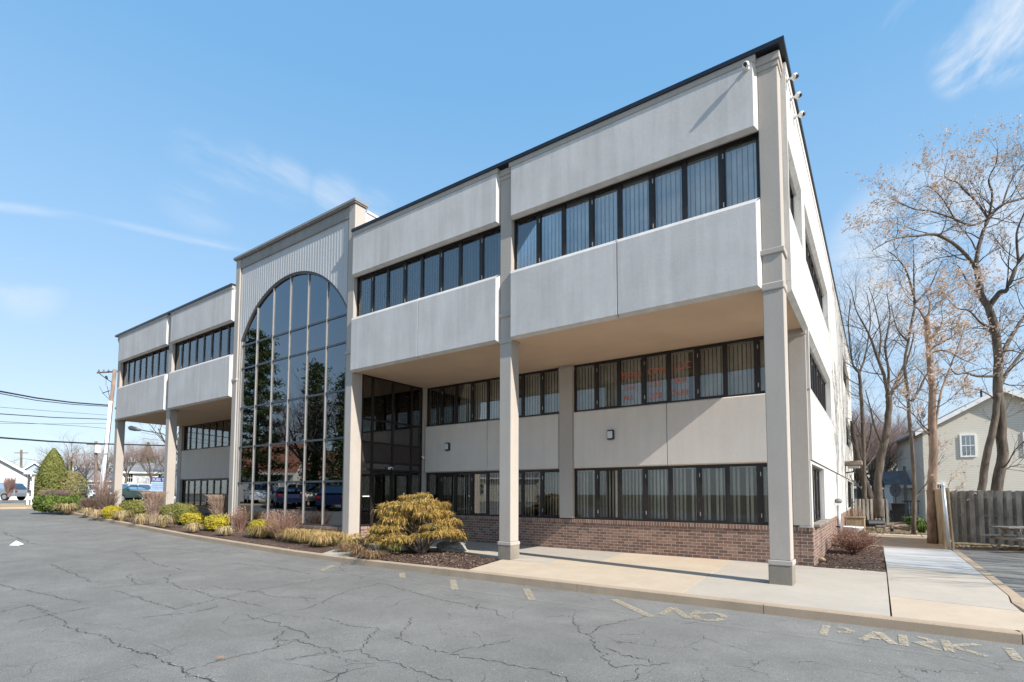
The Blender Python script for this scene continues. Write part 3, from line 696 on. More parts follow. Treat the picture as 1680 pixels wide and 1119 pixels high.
def letter(mb, ch, x, y, w, h, t):
    def T(u, v): return (x+u*w, y+v*h)
    def arcs(cx, cy, rx, ry, a0, a1, k=9):
        pr = None
        for i in range(k+1):
            a = R(a0+(a1-a0)*i/k); p = (cx+rx*math.cos(a), cy+ry*math.sin(a))
            if pr: stroke(mb, T(*pr), T(*p), t, .009)
            pr = p
    s = SK[ch]
    if s == 'O': arcs(.33,.5,.3,.46,10,170); arcs(.33,.5,.3,.46,190,350); return
    if s == 'G': arcs(.33,.5,.3,.46,40,320); stroke(mb, T(.35,.45), T(.62,.45), t, .009); return
    for e in s:
        if e == 'Pb': arcs(.22,.73,.34,.25,80,-80); 
        else: stroke(mb, T(*e[0]), T(*e[1]), t, .009)
mb = MB()
letter(mb, 'N', -1.34, -2.93, .62, .56, .105); letter(mb, 'O', -.93, -2.93, .62, .56, .105)
mb.build('painted_lettering', PAINT, kind='structure')
mb = MB()
for i, ch in enumerate('PARKING'): letter(mb, ch, .68+i*.405, -2.86, .50, .56, .09)
mb.build('painted_lettering', PAINT, kind='structure')
mb = MB(); p = ong(22, 895, 0); e_ = rt; mb.add([p-e_*.13, p+e_*.12, p+e_*.07+Vector((0,0,.14)), p-e_*.02+Vector((0,0,.08)), p+Vector((-.1,.22,.02)), p+Vector((.12,.2,.03))], [(0,1,2,3),(1,5,2),(2,5,4,3),(3,4,0),(0,4,5,1)])
solo(mb, 'paper_scrap', WHITEP, 'crumpled white scrap of paper lying on the asphalt at far left', 'litter')
mb = MB(); p = onz(362, 1080, -.13); 
for k in range(7):
    a = k*.9; mb.add([(p.x,p.y,p.z+.012),(p.x+.035*math.cos(a-.2),p.y+.035*math.sin(a-.2),p.z+.02),(p.x+.06*math.cos(a),p.y+.06*math.sin(a),p.z+.01),(p.x+.035*math.cos(a+.2),p.y+.035*math.sin(a+.2),p.z+.02)], [(0,1,2,3)])
solo(mb, 'fallen_leaf', plain('leaf_orange', (.40,.20,.08), .7), 'single dry orange leaf on the asphalt in the foreground', 'leaf')

# open cracks in the lot, walked along the lines surveyed on the ground
CR = [[(90,260),(130,270),(220,320),(370,380),(510,435),(560,460),(620,490),(700,518),(760,545)],[(380,215),(470,240),(580,275),(640,262),(740,235),(850,210),(950,195),(1090,170)],[(540,185),(620,210),(740,240),(860,265)],
[(800,290),(870,310),(940,335),(1010,355),(1020,368)],[(905,365),(980,385),(1060,402),(1120,415),(1170,403),(1220,365),(1240,335)],[(1170,403),(1220,430),(1300,460),(1400,485),(1490,515),(1560,540)],[(600,475),(700,450),(820,420),(920,395),(905,365),(930,345)],
[(940,440),(1060,420),(1120,415)],[(0,200),(60,215),(130,225),(200,235),(255,255)],[(0,140),(80,130),(180,125),(260,120)],[(170,140),(240,165),(330,190)],[(310,210),(400,200),(470,195),(540,185),(560,165),(620,155),(760,150)],
[(940,280),(1040,260),(1090,235),(1150,215),(1250,190)],[(1240,190),(1340,215),(1440,240),(1560,265),(1680,300)],[(1350,300),(1320,345),(1280,370),(1400,400),(1480,415),(1600,395),(1680,380)],[(1480,420),(1560,440),(1680,460),(1800,470)],
[(430,100),(480,125),(600,150)],[(420,165),(430,190),(445,195)],[(1560,275),(1580,255)],[(0,60),(120,90),(260,95)],[(470,300),(600,290),(700,270),(720,262)],[(60,315),(170,290),(300,270)],[(1000,540),(1080,505),(1150,470)],[(300,110),(430,95),(560,90),(700,100)],[(1060,300),(1180,330),(1240,335)],[(700,200),(820,215),(900,235),(1040,240)],[(760,130),(900,140),(1020,160)]]
CR = [[(x/2, 860+y/2) for x, y in c] for c in CR]
CR += [[(900+x/2.154, 900+y/2.154) for x, y in c] for c in ([(350,235),(280,250),(200,270),(130,300),(165,340),(185,385),(240,420),(300,405),(430,405)],[(320,420),(290,450),(250,480)],[(0,240),(60,235),(130,300)],[(200,350),(300,370),(380,400)],[(0,430),(60,455),(100,480)])]
mb = MB(); gb = MB(); r = random.Random(17)
for ci, c in enumerate(CR):
    P = [onz(x, y, -.135) for x, y in c]; pts = []
    for a, b in zip(P, P[1:]):
        n = max(3, int((b-a).length/.035))
        for i in range(n): pts.append(a.lerp(b, i/n))
    pts.append(P[-1]); w = 0; off = []
    for i in range(len(pts)): w = w*.86+r.gauss(0,.018); off.append(w+r.gauss(0,.009))
    k0 = ci == 0
    for i in range(len(pts)-1):
        if r.random() < .04: continue
        d = (pts[i+1]-pts[i]); d.z = 0
        if d.length < 1e-6: continue
        d.normalize(); nn = Vector((-d.y, d.x, 0)); dist = (pts[i]-CP).length
        a = pts[i]+nn*off[i]; b = pts[i+1]+nn*off[i+1]; ww = r.uniform(.0015,.0055)*(1+.05*dist)*(1.8 if k0 and i > len(pts)*.6 else 1)
        za = H(a.x)+.004; zb = H(b.x)+.004
        mb.add([(a.x+nn.x*ww,a.y+nn.y*ww,za),(a.x-nn.x*ww,a.y-nn.y*ww,za),(b.x-nn.x*ww,b.y-nn.y*ww,zb),(b.x+nn.x*ww,b.y+nn.y*ww,zb)], [(0,1,2,3)])
        if r.random() < (.5 if k0 and i > len(pts)*.55 else .07):
            q = a+nn*r.uniform(-.03,.03); s_ = r.uniform(.004,.011); gb.add([(q.x-s_,q.y,H(q.x)+.006),(q.x,q.y-s_,H(q.x)+.006),(q.x+s_,q.y,H(q.x)+.006),(q.x,q.y+s_,H(q.x)+.008)], [(0,1,2,3)])
for _ in range(900):
    y = r.uniform(-9.8,-2.1); q = Vector((r.uniform(-16,4), y, 0)); s_ = r.uniform(.003,.009); gb.add([(q.x-s_,q.y,H(q.x)+.006),(q.x,q.y-s_,H(q.x)+.006),(q.x+s_,q.y,H(q.x)+.006),(q.x,q.y+s_,H(q.x)+.008)], [(0,1,2,3)])
mb.build('asphalt_cracks', plain('crack_dark', (.055,.054,.052), 1, 0, .2, 20), kind='structure')
gb.build('loose_grit', plain('grit', (.45,.44,.40), 1, 0, .3, 20), kind='stuff')
# ------------------------------------------------------------------ plants near the building
GOLD = leafmat('gold_leaf', [(.52,.40,.03),(.62,.50,.04),(.38,.33,.04),(.15,.16,.03),(.70,.58,.08)])
OLIVE = leafmat('olive_leaf', [(.20,.21,.05),(.30,.28,.07),(.38,.33,.10),(.12,.15,.04),(.26,.26,.08)])
GREENL = leafmat('green_leaf', [(.05,.09,.02),(.10,.16,.03),(.17,.23,.05),(.08,.12,.02)])
HEDGE = leafmat('hedge_leaf', [(.07,.12,.02),(.14,.20,.03),(.24,.28,.06),(.05,.08,.02)])
TANG = leafmat('dry_grass', [(.46,.34,.18),(.58,.45,.26),(.36,.25,.12),(.66,.53,.34),(.30,.26,.10)], .8, .2)
TANO = leafmat('dry_grass_orange', [(.52,.34,.13),(.62,.43,.20),(.40,.25,.10),(.30,.28,.08),(.68,.50,.28)], .8, .2)
LIRI = leafmat('liriope', [(.09,.13,.02),(.18,.20,.05),(.34,.31,.12),(.12,.15,.03),(.42,.32,.16)], .6, .2)
BROWNG = leafmat('brown_grass', [(.18,.10,.05),(.30,.19,.10),(.44,.31,.18),(.13,.08,.04)], .85, .15)
CYP = leafmat('cypress_thread', [(.48,.30,.06),(.58,.40,.11),(.34,.27,.06),(.15,.15,.04),(.62,.42,.16),(.30,.17,.06),(.42,.24,.08)], .7, .2)
TWIG = plain('twig_brown', (.17,.115,.085), .9, 0, .3, 3)
TWIGR = plain('twig_red', (.26,.15,.11), .9, 0, .3, 3)
TWIGT = plain('twig_tan', (.34,.24,.18), .9, 0, .3, 4)
BARK1 = bark('bark_grey', (.06,.048,.038), (.19,.155,.125))
BARK2 = bark('bark_red', (.13,.085,.06), (.38,.27,.20), 6)
def leaf(mb, c, n, l, w, r):
    n = n.normalized(); a = n.orthogonal().normalized(); b = n.cross(a); t = r.uniform(0, 6.28)
    u = (a*math.cos(t)+b*math.sin(t)); v = n.cross(u)
    u = u*l; v = v*w
    mb.add([c-u, c+v*.9, c+u, c-v*.9], [(0,1,2,3)])
def shrub(name, mat, px0, px1, pytop, pybase, label, group=None, n=5200, ls=.034, flat=.0, seed=1, depth_ratio=.9, d=None, cat='shrub'):
    r = random.Random(seed)
    b = ong((px0+px1)/2, pybase) if d is None else at((px0+px1)/2, pybase, d)
    dep = (b-CP).dot(fw); s = dep/FPX
    W = (px1-px0)*s/2; Hh = (pybase-pytop)*s
    t = thing(name, label, cat, b, group)
    Dp = W*depth_ratio; c = b+Vector((0,0,Hh*.52)); hz = Hh*.5
    fwd = Vector((fw.x, fw.y, 0)).normalized(); rgt = Vector((rt.x, rt.y, 0))
    c = c+fwd*Dp*.6
    mb = MB()
    ph = [r.uniform(0, 6.28) for _ in range(6)]
    for _ in range(n):
        z = r.uniform(-1, 1); a = r.uniform(0, 6.283); q = math.sqrt(1-z*z)
        nx, ny, nz = q*math.cos(a), q*math.sin(a), z
        k = 1+.05*math.sin(3*a+ph[0])+.05*math.sin(5*a+ph[1]+3*z)+.04*math.sin(7*z+ph[2]+a*2)
        k *= r.uniform(.80, 1.03)
        e = .82
        sx = math.copysign(abs(nx)**e, nx); sy = math.copysign(abs(ny)**e, ny); sz = math.copysign(abs(nz)**(e-flat), nz)
        p = c+rgt*sx*W*k+fwd*sy*Dp*k+Vector((0,0,sz*hz*k))
        nn = (rgt*nx+fwd*ny+Vector((0,0,nz)))+Vector((r.uniform(-1,1),r.uniform(-1,1),r.uniform(-1,1)))*.9
        leaf(mb, p, nn, ls*r.uniform(.7,1.4), ls*r.uniform(.35,.6), r)
    mb.build('foliage', mat, t)
    tb = MB()
    for _ in range(26):
        a = r.uniform(0, 6.28); e = c+rgt*math.cos(a)*W*.7+fwd*math.sin(a)*Dp*.7+Vector((0,0,r.uniform(-.2,.7)*hz))
        tb.tube([b+fwd*Dp*.6, (b+fwd*Dp*.6+e)/2+Vector((0,0,.02)), e], [.012,.008,.004], 4)
    tb.build('stems', TWIG, t); return t
G_Y = 'clipped yellow shrubs along the kerb'
shrub('yellow_shrub', GOLD, 165, 192, 831, 852, 'bright yellow clipped shrub, leftmost, at the foot of the end column', G_Y, seed=1, n=4200)
shrub('yellow_shrub', GOLD, 291, 327, 842, 862, 'low wide yellow clipped shrub touching the large olive one', G_Y, seed=2, n=4200)
shrub('yellow_shrub', GOLD, 330, 367, 846, 871, 'yellow clipped shrub before the twiggy bush by the portal', G_Y, seed=3, n=4600)
shrub('yellow_shrub', GOLD, 404, 445, 853, 881, 'yellow clipped shrub in front of the arched window', G_Y, seed=4, n=4600, ls=.03)
shrub('olive_shrub', OLIVE, 191, 237, 821, 848, 'large rounded olive green shrub at the end column', 'large olive shrubs', seed=5, n=6500)
shrub('olive_shrub', OLIVE, 257, 310, 827, 859, 'large rounded olive green shrub hiding the foot of the second column', 'large olive shrubs', seed=6, n=7500)
shrub('green_hedge', HEDGE, 52, 92, 813, 840, 'bright green low hedge at the corner of the lot', 'low green hedge', seed=7, n=5000, ls=.07, cat='hedge')
shrub('green_hedge', HEDGE, 84, 126, 814, 838, 'darker end of the green hedge, behind the first clump', 'low green hedge', seed=8, n=5000, ls=.07, cat='hedge')
def twigbush(name, mat, px0, px1, pytop, pybase, label, seed, n=170, spread=.75, flat=True, group=None, rad=.007, d=None, back=.3):
    r = random.Random(seed); b = ong((px0+px1)/2, pybase) if d is None else at((px0+px1)/2, pybase, d); dep = (b-CP).dot(fw); s = dep/FPX; W = (px1-px0)*s/2; Hh = (pybase-pytop)*s
    fwd = Vector((fw.x, fw.y, 0)).normalized(); rgt = Vector((rt.x, rt.y, 0)); b = b+fwd*back; t = thing(name, label, 'shrub', b, group); mb = MB(); fine = MB()
    for _ in range(n):
        a = r.uniform(0, 6.28); q = math.sqrt(r.random()); e = Vector(rgt*math.cos(a)*W*q+fwd*math.sin(a)*W*.7*q)
        s0 = b+e*(1-spread)+Vector((0,0,-.03)); h = Hh*(r.uniform(.93,1.0) if flat else r.uniform(.55,1.0))
        top = b+e+Vector((0,0,h)); m_ = (s0+top)/2+Vector((r.uniform(-.05,.05),r.uniform(-.05,.05),0))-e*.12
        mb.tube([s0, m_, top], [rad, rad*.8, rad*.45], 4, False)
        for _k in range(5):
            u = r.uniform(.3,.98); p = s0.lerp(top, u); dr = (e.normalized()*.5 if e.length > 0 else Vector((0,0,0)))+Vector((r.uniform(-.7,.7),r.uniform(-.7,.7),r.uniform(.5,1.2)))
            q2 = p+dr.normalized()*r.uniform(.1,.28)
            if q2.z > b.z+Hh: q2.z = b.z+Hh
            fine.tube([p, q2], [rad*.5, rad*.3], 3, False)
    mb.add(fine.v, fine.f); mb.build('stems', mat, t); return t
twigbush('twiggy_shrub', TWIGT, 229, 267, 806, 857, 'tall bare reddish shrub trimmed flat, between the two end columns', 11, 260, rad=.011, back=.1)
twigbush('twiggy_shrub', TWIGT, 337, 379, 811.5, 865, 'tall bare reddish shrub trimmed flat, left of the glass portal', 12, 280, rad=.010, back=.1)
twigbush('twiggy_shrub', TWIG, 148, 184, 802, 850, 'loose grey bare shrub left of the end column', 13, 110, .85, False, rad=.011)
twigbush('twiggy_shrub', TWIG, 124, 160, 816, 843, 'dense dark brown bare shrub at the end of the green hedge', 14, 260, .8, False, rad=.012)
twigbush('dried_hydrangea', TWIGR, 424, 498, 838, 886, 'dried red-brown hydrangea stems under the arched window', 15, 110, .8, False, rad=.008, back=.1)
twigbush('dried_hydrangea', TWIGR, 374, 408, 838, 873, 'small dried hydrangea at the left pier of the arched window', 16, 55, .8, False, rad=.008, back=.1)
hb = MB(); r = random.Random(8)
for (x0, x1, y0, y1) in ((428,496,838,850),(380,405,838,848)):
    for _ in range(60):
        p = ong(r.uniform(x0, x1), 882 if x0 > 410 else 871); z = r.uniform(.6,.98)
        c = Vector((p.x, p.y+r.uniform(-.1,.2), p.z+z*.95)); 
        for _k in range(9): leaf(hb, c+Vector((r.gauss(0,.025),r.gauss(0,.025),r.gauss(0,.02))), Vector((r.uniform(-1,1),r.uniform(-1,1),r.uniform(-1,1))), .02, .015, r)
solo(hb, 'hydrangea_heads', leafmat('dry_flower', [(.40,.24,.17),(.5,.34,.24),(.32,.18,.13)]), 'dried flower heads of the hydrangeas below the arched window', 'flower heads')
def clump(mb, c, rr, h, n, r, w=.007, lean=None):
    for _ in range(n):
        a = r.uniform(0, 6.283); q = r.random()**.6; o = Vector((math.cos(a), math.sin(a), 0)); st = c+o*rr*.25*q*r.random()
        L_ = h*r.uniform(.7,1.2); reach = rr*q*r.uniform(.7,1.15)
        p1 = st+o*reach*.35+Vector((0,0,L_*.75)); p2 = st+o*reach*.75+Vector((0,0,L_*r.uniform(.75,1.0))); p3 = st+o*reach*1.1+Vector((0,0,max(.01, L_*r.uniform(.05,.7))))
        sw = Vector((-o.y, o.x, 0))*w*r.uniform(.7,1.3)
        mb.add([st-sw, st+sw, p1+sw, p1-sw, p2+sw*.8, p2-sw*.8, p3], [(0,1,2,3),(3,2,4,5),(5,4,6)])
def grassy(pxs, mat, label, group, name='ornamental_grass', n=420, w=.006, seed=1):
    r = random.Random(seed)
    for (px, pyb, wpx, hpx) in pxs:
        b = ong(px, pyb-2); dep = (b-CP).dot(fw); s = dep/FPX; mb = MB()
        clump(mb, b, wpx*s/2, hpx*s, n, r, w)
        solo(mb, name, mat, label, 'grass clump', group)
g1 = [(200,857,32,16,'between the leftmost yellow shrub and the large olive one'),(232,863,32,17,'in front of the flat-topped twiggy shrub'),(267,867,38,18,'in front of the second large olive shrub'),(316,875,32,14,'below the low wide yellow shrub'),(378,870,44,24,'between the yellow shrub and the glass portal'),(370,880,34,13,'low at the kerb before the portal'),(110,843,46,14,'in front of the green hedge'),(142,848,22,12,'left of the leftmost yellow shrub'),(157,852,20,13,'touching the leftmost yellow shrub')]
for i, (a, b_, c_, d_, lb) in enumerate(g1): grassy([(a,b_,c_,d_)], TANG, 'pale dry grass clump '+lb, 'dry grass clumps along the kerb', seed=20+i, n=380, w=.008)
ms = []
r = random.Random(44)
for i in range(13):
    t_ = i/12; ms.append((432+150*t_+r.uniform(-3,3), 884+18*t_+r.uniform(-5,3), 62, 19)); 
for i in range(9):
    t_ = i/8; ms.append((470+118*t_, 878+10*t_+r.uniform(-3,2), 56, 20))
grassy(ms, TANO, 'orange-tan dry grass in the thick drift before the arched window and its right pier', 'drift of dry grass by the entrance', seed=60, n=520, w=.006)
grassy([(588,914,70,18),(612,920,60,14),(566,908,40,14)], BROWNG, 'matted brown grass at the left tip of the island bed', 'brown grass in the island bed', seed=71, n=520, w=.005)
grassy([(628,905,46,24),(650,909,56,24),(672,905,40,22)], LIRI, 'green and yellow strappy clump under the golden tree', 'green strappy clumps', 'lily_turf', seed=72, n=420, w=.008)
grassy([(752,902,26,18)], TANG, 'little pale grass tuft right of the grey boulder', None, seed=73, n=120, w=.005)
# boulder
r = random.Random(2); b = onz(727, 905, 0); mb = MB(); W, Hh = .50, .26
rows = 9; cols = 18
for i in range(rows+1):
    ph = math.pi/2*i/rows
    for j in range(cols):
        a = 2*math.pi*j/cols; k = 1+.10*math.sin(3*a+i)+.07*math.sin(5*a+2*i); q = math.cos(ph)**.45
        mb.v.append((b.x+W*q*k*math.cos(a)*1.0, b.y+.35+.32*q*k*math.sin(a), b.z-.03+Hh*(math.sin(ph)**.8)*(1+.12*math.sin(2*a+1))))
for i in range(rows):
    for j in range(cols): mb.f.append((i*cols+j, i*cols+(j+1)%cols, (i+1)*cols+(j+1)%cols, (i+1)*cols+j))
solo(mb, 'boulder', conc('boulder_stone', (.33,.32,.29), 40, .3, .25, .4), 'flat grey boulder lying under the golden weeping tree', 'rock')
r = random.Random(3)
def stone(px, py, s, lab):
    c = onz(px, py, .0); mb = MB(); 
    for i in range(7):
        ph = math.pi*i/6
        for j in range(10):
            a = 2*math.pi*j/10; k = 1+.12*math.sin(2*a+i); mb.v.append((c.x+s*math.sin(ph)*math.cos(a)*k, c.y+s*.8*math.sin(ph)*math.sin(a)*k, c.z+s*.5-s*.65*math.cos(ph)))
    for i in range(6):
        for j in range(10): mb.f.append((i*10+j, i*10+(j+1)%10, (i+1)*10+(j+1)%10, (i+1)*10+j))
    solo(mb, 'stone', conc('tan_stone', (.45,.34,.22), 50, .2), lab, 'stone')
stone(1348, 921, .085, 'small tan stone at the brick corner of the building')
# golden weeping tree
t0 = onz(692, 908, .0); dep = (t0-CP).dot(fw); s = dep/FPX
GT = thing('golden_cypress', 'golden weeping thread-leaf cypress in the island bed before the entrance', 'tree', t0)
fwd = Vector((fw.x, fw.y, 0)).normalized(); rgt = Vector((rt.x, rt.y, 0))
def loc(px, py, w=0): return t0+rgt*((px-692)*s)+Vector((0,0,(908-py)*s))+fwd*w
pads = []; r = random.Random(19)
while len(pads) < 86:
    a = r.uniform(0, 6.28); el = math.asin(r.uniform(-.25, 1)); k = r.uniform(.72, 1.0)
    px = 683+66*k*math.cos(el)*math.cos(a); w = .95*k*math.cos(el)*math.sin(a)+.05; py = 870-62*k*math.sin(el)
    if py > 880 and abs(px-690) < 22 and w < .2: continue
    if r.random() < .0 and 690 < px < 740 and 845 < py < 862 and w < 0: continue
    pads.append((px, py+r.uniform(-3,3), r.uniform(15,27), r.uniform(7,12), w))
for k_ in range(22):
    a = 6.28*k_/22+.1; px = 683+68*math.cos(a); w = 1.0*math.sin(a)+.05
    if abs(px-692) < 20 and w < 0: continue
    pads.append((px, (873 if px > 700 and w < .2 else 882)+r.uniform(-5,5), r.uniform(16,26), r.uniform(8,13), w))
r = random.Random(9); mb = MB(); lm = MB(); tops = []
for (px, py, wx, hy, w) in pads:
    c = loc(px, py, w); a_ = wx*s*.62; h_ = hy*s*.55; tops.append(c)
    for _ in range(270):
        t = r.uniform(0, 6.28); q = math.sqrt(r.random()); zz = math.sqrt(max(0, 1-q*q))
        k = 1+.2*math.sin(4*t+px)+.12*math.sin(9*t)
        st = c+rgt*a_*q*k*math.cos(t)+fwd*a_*.85*q*k*math.sin(t)+Vector((0,0,h_*zz*r.uniform(.2,1)-h_*.3))
        o = (rgt*math.cos(t)+fwd*math.sin(t))
        ln = r.uniform(.05,.16); o = (o+Vector((r.gauss(0,.5),r.gauss(0,.5),r.gauss(0,.35)))).normalized(); e1 = st+o*ln*.55+Vector((0,0,ln*r.uniform(-.1,.3))); e2 = st+o*ln*(.8+.3*r.random())+Vector((0,0,-ln*r.uniform(-.1,.9)))
        sw = Vector((r.uniform(-1,1), r.uniform(-1,1), r.uniform(-.4,.4))).normalized()*r.uniform(.005,.010)
        mb.add([st-sw, st+sw, e1+sw, e1-sw, e2+sw*.3, e2-sw*.3], [(0,1,2,3),(3,2,4,5)])
mb.build('foliage', CYP, GT)
for i, c in enumerate(tops[::5]):
    st = t0+Vector((r.uniform(-.05,.05),r.uniform(-.05,.05),-.02)); md = t0.lerp(c, .45)+Vector((0,0,-.05)); md += (c-t0).normalized()*0
    md = Vector((t0.x+(c.x-t0.x)*.35+r.uniform(-.06,.06), t0.y+(c.y-t0.y)*.35, t0.z+(c.z-t0.z)*.55))
    lm.tube([st, (st+md)/2+Vector((r.uniform(-.04,.04),0,0)), md, md.lerp(c,.6)+Vector((0,0,.03)), c], [.034,.026,.019,.012,.006], 6)
    for _ in range(5):
        q = md.lerp(c, r.uniform(.3,1)); lm.tube([q, q+Vector((r.uniform(-.25,.25),r.uniform(-.25,.25),r.uniform(-.05,.15)))], [.008,.003], 4)
lm.build('trunk', bark('bark_pale', (.11,.075,.055), (.27,.21,.165), 12), GT)
# right bed shrub
def lowbush(c, W, Hh, mat, leafm, name, label, seed, n=150, nl=700):
    r = random.Random(seed); t = thing(name, label, 'shrub', c); mb = MB(); lf = MB()
    for _ in range(n):
        a = r.uniform(0,6.28); q = math.sqrt(r.random()); e = Vector((math.cos(a)*W*q, math.sin(a)*W*q, Hh*r.uniform(.5,1.0)*(1-.35*q*q))); p = c+e; md = c+e*.5+Vector((r.uniform(-.06,.06),r.uniform(-.06,.06),0))
        mb.tube([c+e*.05, md, p], [.008,.006,.003], 4, False)
        for _k in range(3):
            u = c+e*r.uniform(.5,1); v_ = u+Vector((r.uniform(-.14,.14),r.uniform(-.14,.14),r.uniform(0,.16))); mb.tube([u, v_], [.004,.002], 3, False)
    for _ in range(nl):
        a = r.uniform(0,6.28); q = math.sqrt(r.random()); p = c+Vector((math.cos(a)*W*q, math.sin(a)*W*q, Hh*r.uniform(.15,.85)*(1-.3*q)))
        leaf(lf, p, Vector((r.uniform(-1,1),r.uniform(-1,1),r.uniform(-.5,1))), .02, .012, r)
    mb.build('stems', mat, t); lf.build('leaves', leafm, t); return t
RL = leafmat('red_leaf', [(.30,.13,.09),(.42,.22,.15),(.20,.09,.06)])
lowbush(Vector((.72,6.6,.02)), .62, .78, TWIGR, RL, 'red_twig_shrub', 'low bare red-leaved shrub in the mulch bed beside the side wall', 31, 190, 900)
lowbush(Vector((.66,8.5,.02)), .50, .62, TWIG, RL, 'grey_twig_shrub', 'small grey twiggy shrub behind the red-leaved one', 32, 120, 200)
# ------------------------------------------------------------------ bare trees
def twigtree(tw, p, d, ln, rad, lvl, r, up=.25, spread=.9, n=3, wood=None):
    segs = 3 if lvl > 1 else 2
    pts = [p]; rs = [rad]; q = p; dd = d
    for i in range(segs):
        dd = (dd+Vector((r.gauss(0,.22), r.gauss(0,.22), r.gauss(0,.18)+up*.3))).normalized()
        q = q+dd*(ln/segs); pts.append(q); rs.append(rad*(1-.55*(i+1)/segs))
    (wood if (wood is not None and lvl >= 3) else tw).tube(pts, rs, 5 if lvl >= 3 else 3, False)
    if lvl <= 0: return
    k = n+(1 if lvl > 1 else 0)
    for i in range(k):
        t = .35+.65*(i+r.random()*.6)/k; t = min(t, .98)
        f = t*segs; j = min(int(f), segs-1); b = pts[j].lerp(pts[j+1], f-j)
        ax = Vector((r.gauss(0,1), r.gauss(0,1), r.gauss(0,1))); side = (ax-ax.dot(dd)*dd).normalized()
        nd = (dd*(1-.25*spread)+side*spread*r.uniform(.5,1.0)+Vector((0,0,up*.5))).normalized()
        twigtree(tw, b, nd, ln*r.uniform(.5,.78), rad*.5*(1-.3*t), lvl-1, r, up, spread, n, wood)
def guided(name, label, cat, limbs, depth, barkm, twigm, seed, twl=1.2, dens=1.0, lvl=2, group=None, seeds=None, seedn=0, clumpsz=.03, upb=.25, minr=.0):
    """limbs: (pixel polyline, r0, r1, depth drift m, twig density)."""
    r = random.Random(seed); base = at(limbs[0][0][0][0], limbs[0][0][0][1], depth)
    t = thing(name, label, cat, base, group); wood = MB(); tw = MB(); sm = MB()
    for poly, r0, r1, drift, td in limbs:
        P = []; n = len(poly); d0 = drift[0] if isinstance(drift, tuple) else 0; d1 = drift[1] if isinstance(drift, tuple) else drift
        for i, (x, y) in enumerate(poly):
            f = i/(n-1); P.append(at(x, y, depth+d0+(d1-d0)*f))
        # smooth subdivide
        Q = []
        for i in range(n-1):
            for k in range(4):
                u = k/4; a = P[max(i-1,0)]; b = P[i]; c = P[i+1]; e = P[min(i+2,n-1)]
                Q.append(.5*((2*b)+(c-a)*u+(2*a-5*b+4*c-e)*u*u+(3*b-a-3*c+e)*u**3))
        Q.append(P[-1]); m_ = len(Q)
        for q in Q[1:-1]: q += Vector((r.gauss(0,1),r.gauss(0,1),r.gauss(0,1)))*r0*.05
        rs = [r0+(r1-r0)*i/(m_-1) for i in range(m_)]
        wood.tube(Q, rs, 10 if r0 > .1 else 6)
        total = sum((Q[i+1]-Q[i]).length for i in range(m_-1))
        k = int(total*td*dens)
        for _ in range(k):
            f = r.random()**.8*(m_-1); j = min(int(f), m_-2); b = Q[j].lerp(Q[j+1], f-j); dd = (Q[j+1]-Q[j]).normalized()
            ax = Vector((r.gauss(0,1), r.gauss(0,1), r.gauss(0,.7))); side = (ax-ax.dot(dd)*dd).normalized()
            nd = (dd*.5+side*.9+Vector((0,0,.3))).normalized(); rad = max(.006, rs[j]*.35)
            n0 = len(tw.v); twigtree(tw, b, nd, twl*r.uniform(.5,1.2)*(.6+.4*min(1,rs[j]/.05)), min(rad,.03), lvl, r, upb, .9, 3)
            if seeds is not None:
                vs = tw.v[n0:]
                for _k in range(seedn):
                    c = Vector(r.choice(vs[len(vs)//2:]))+Vector((r.gauss(0,.02),r.gauss(0,.02),r.gauss(0,.02)-.01))
                    for _q in range(3): leaf(sm, c+Vector((r.gauss(0,.02),)*3), Vector((r.uniform(-1,1),r.uniform(-1,1),r.uniform(-1,1))), clumpsz*r.uniform(.6,1.2), clumpsz*.4, r)
    wood.build('trunk', barkm, t, True); tw.build('crown', twigm, t)
    if seeds is not None: sm.build('foliage', seeds, t)
    return t
SEED = leafmat('dry_seed', [(.56,.42,.32),(.66,.52,.41),(.44,.31,.23),(.76,.62,.52)], .85, .3)
TWD = plain('twig_dark', (.08,.06,.048), .9, 0, .3, 2)
TWM = plain('twig_mid', (.13,.10,.085), .9, 0, .3, 2)
TWP = plain('twig_pinkish', (.27,.18,.155), .9, 0, .3, 2)
D5 = 20.5
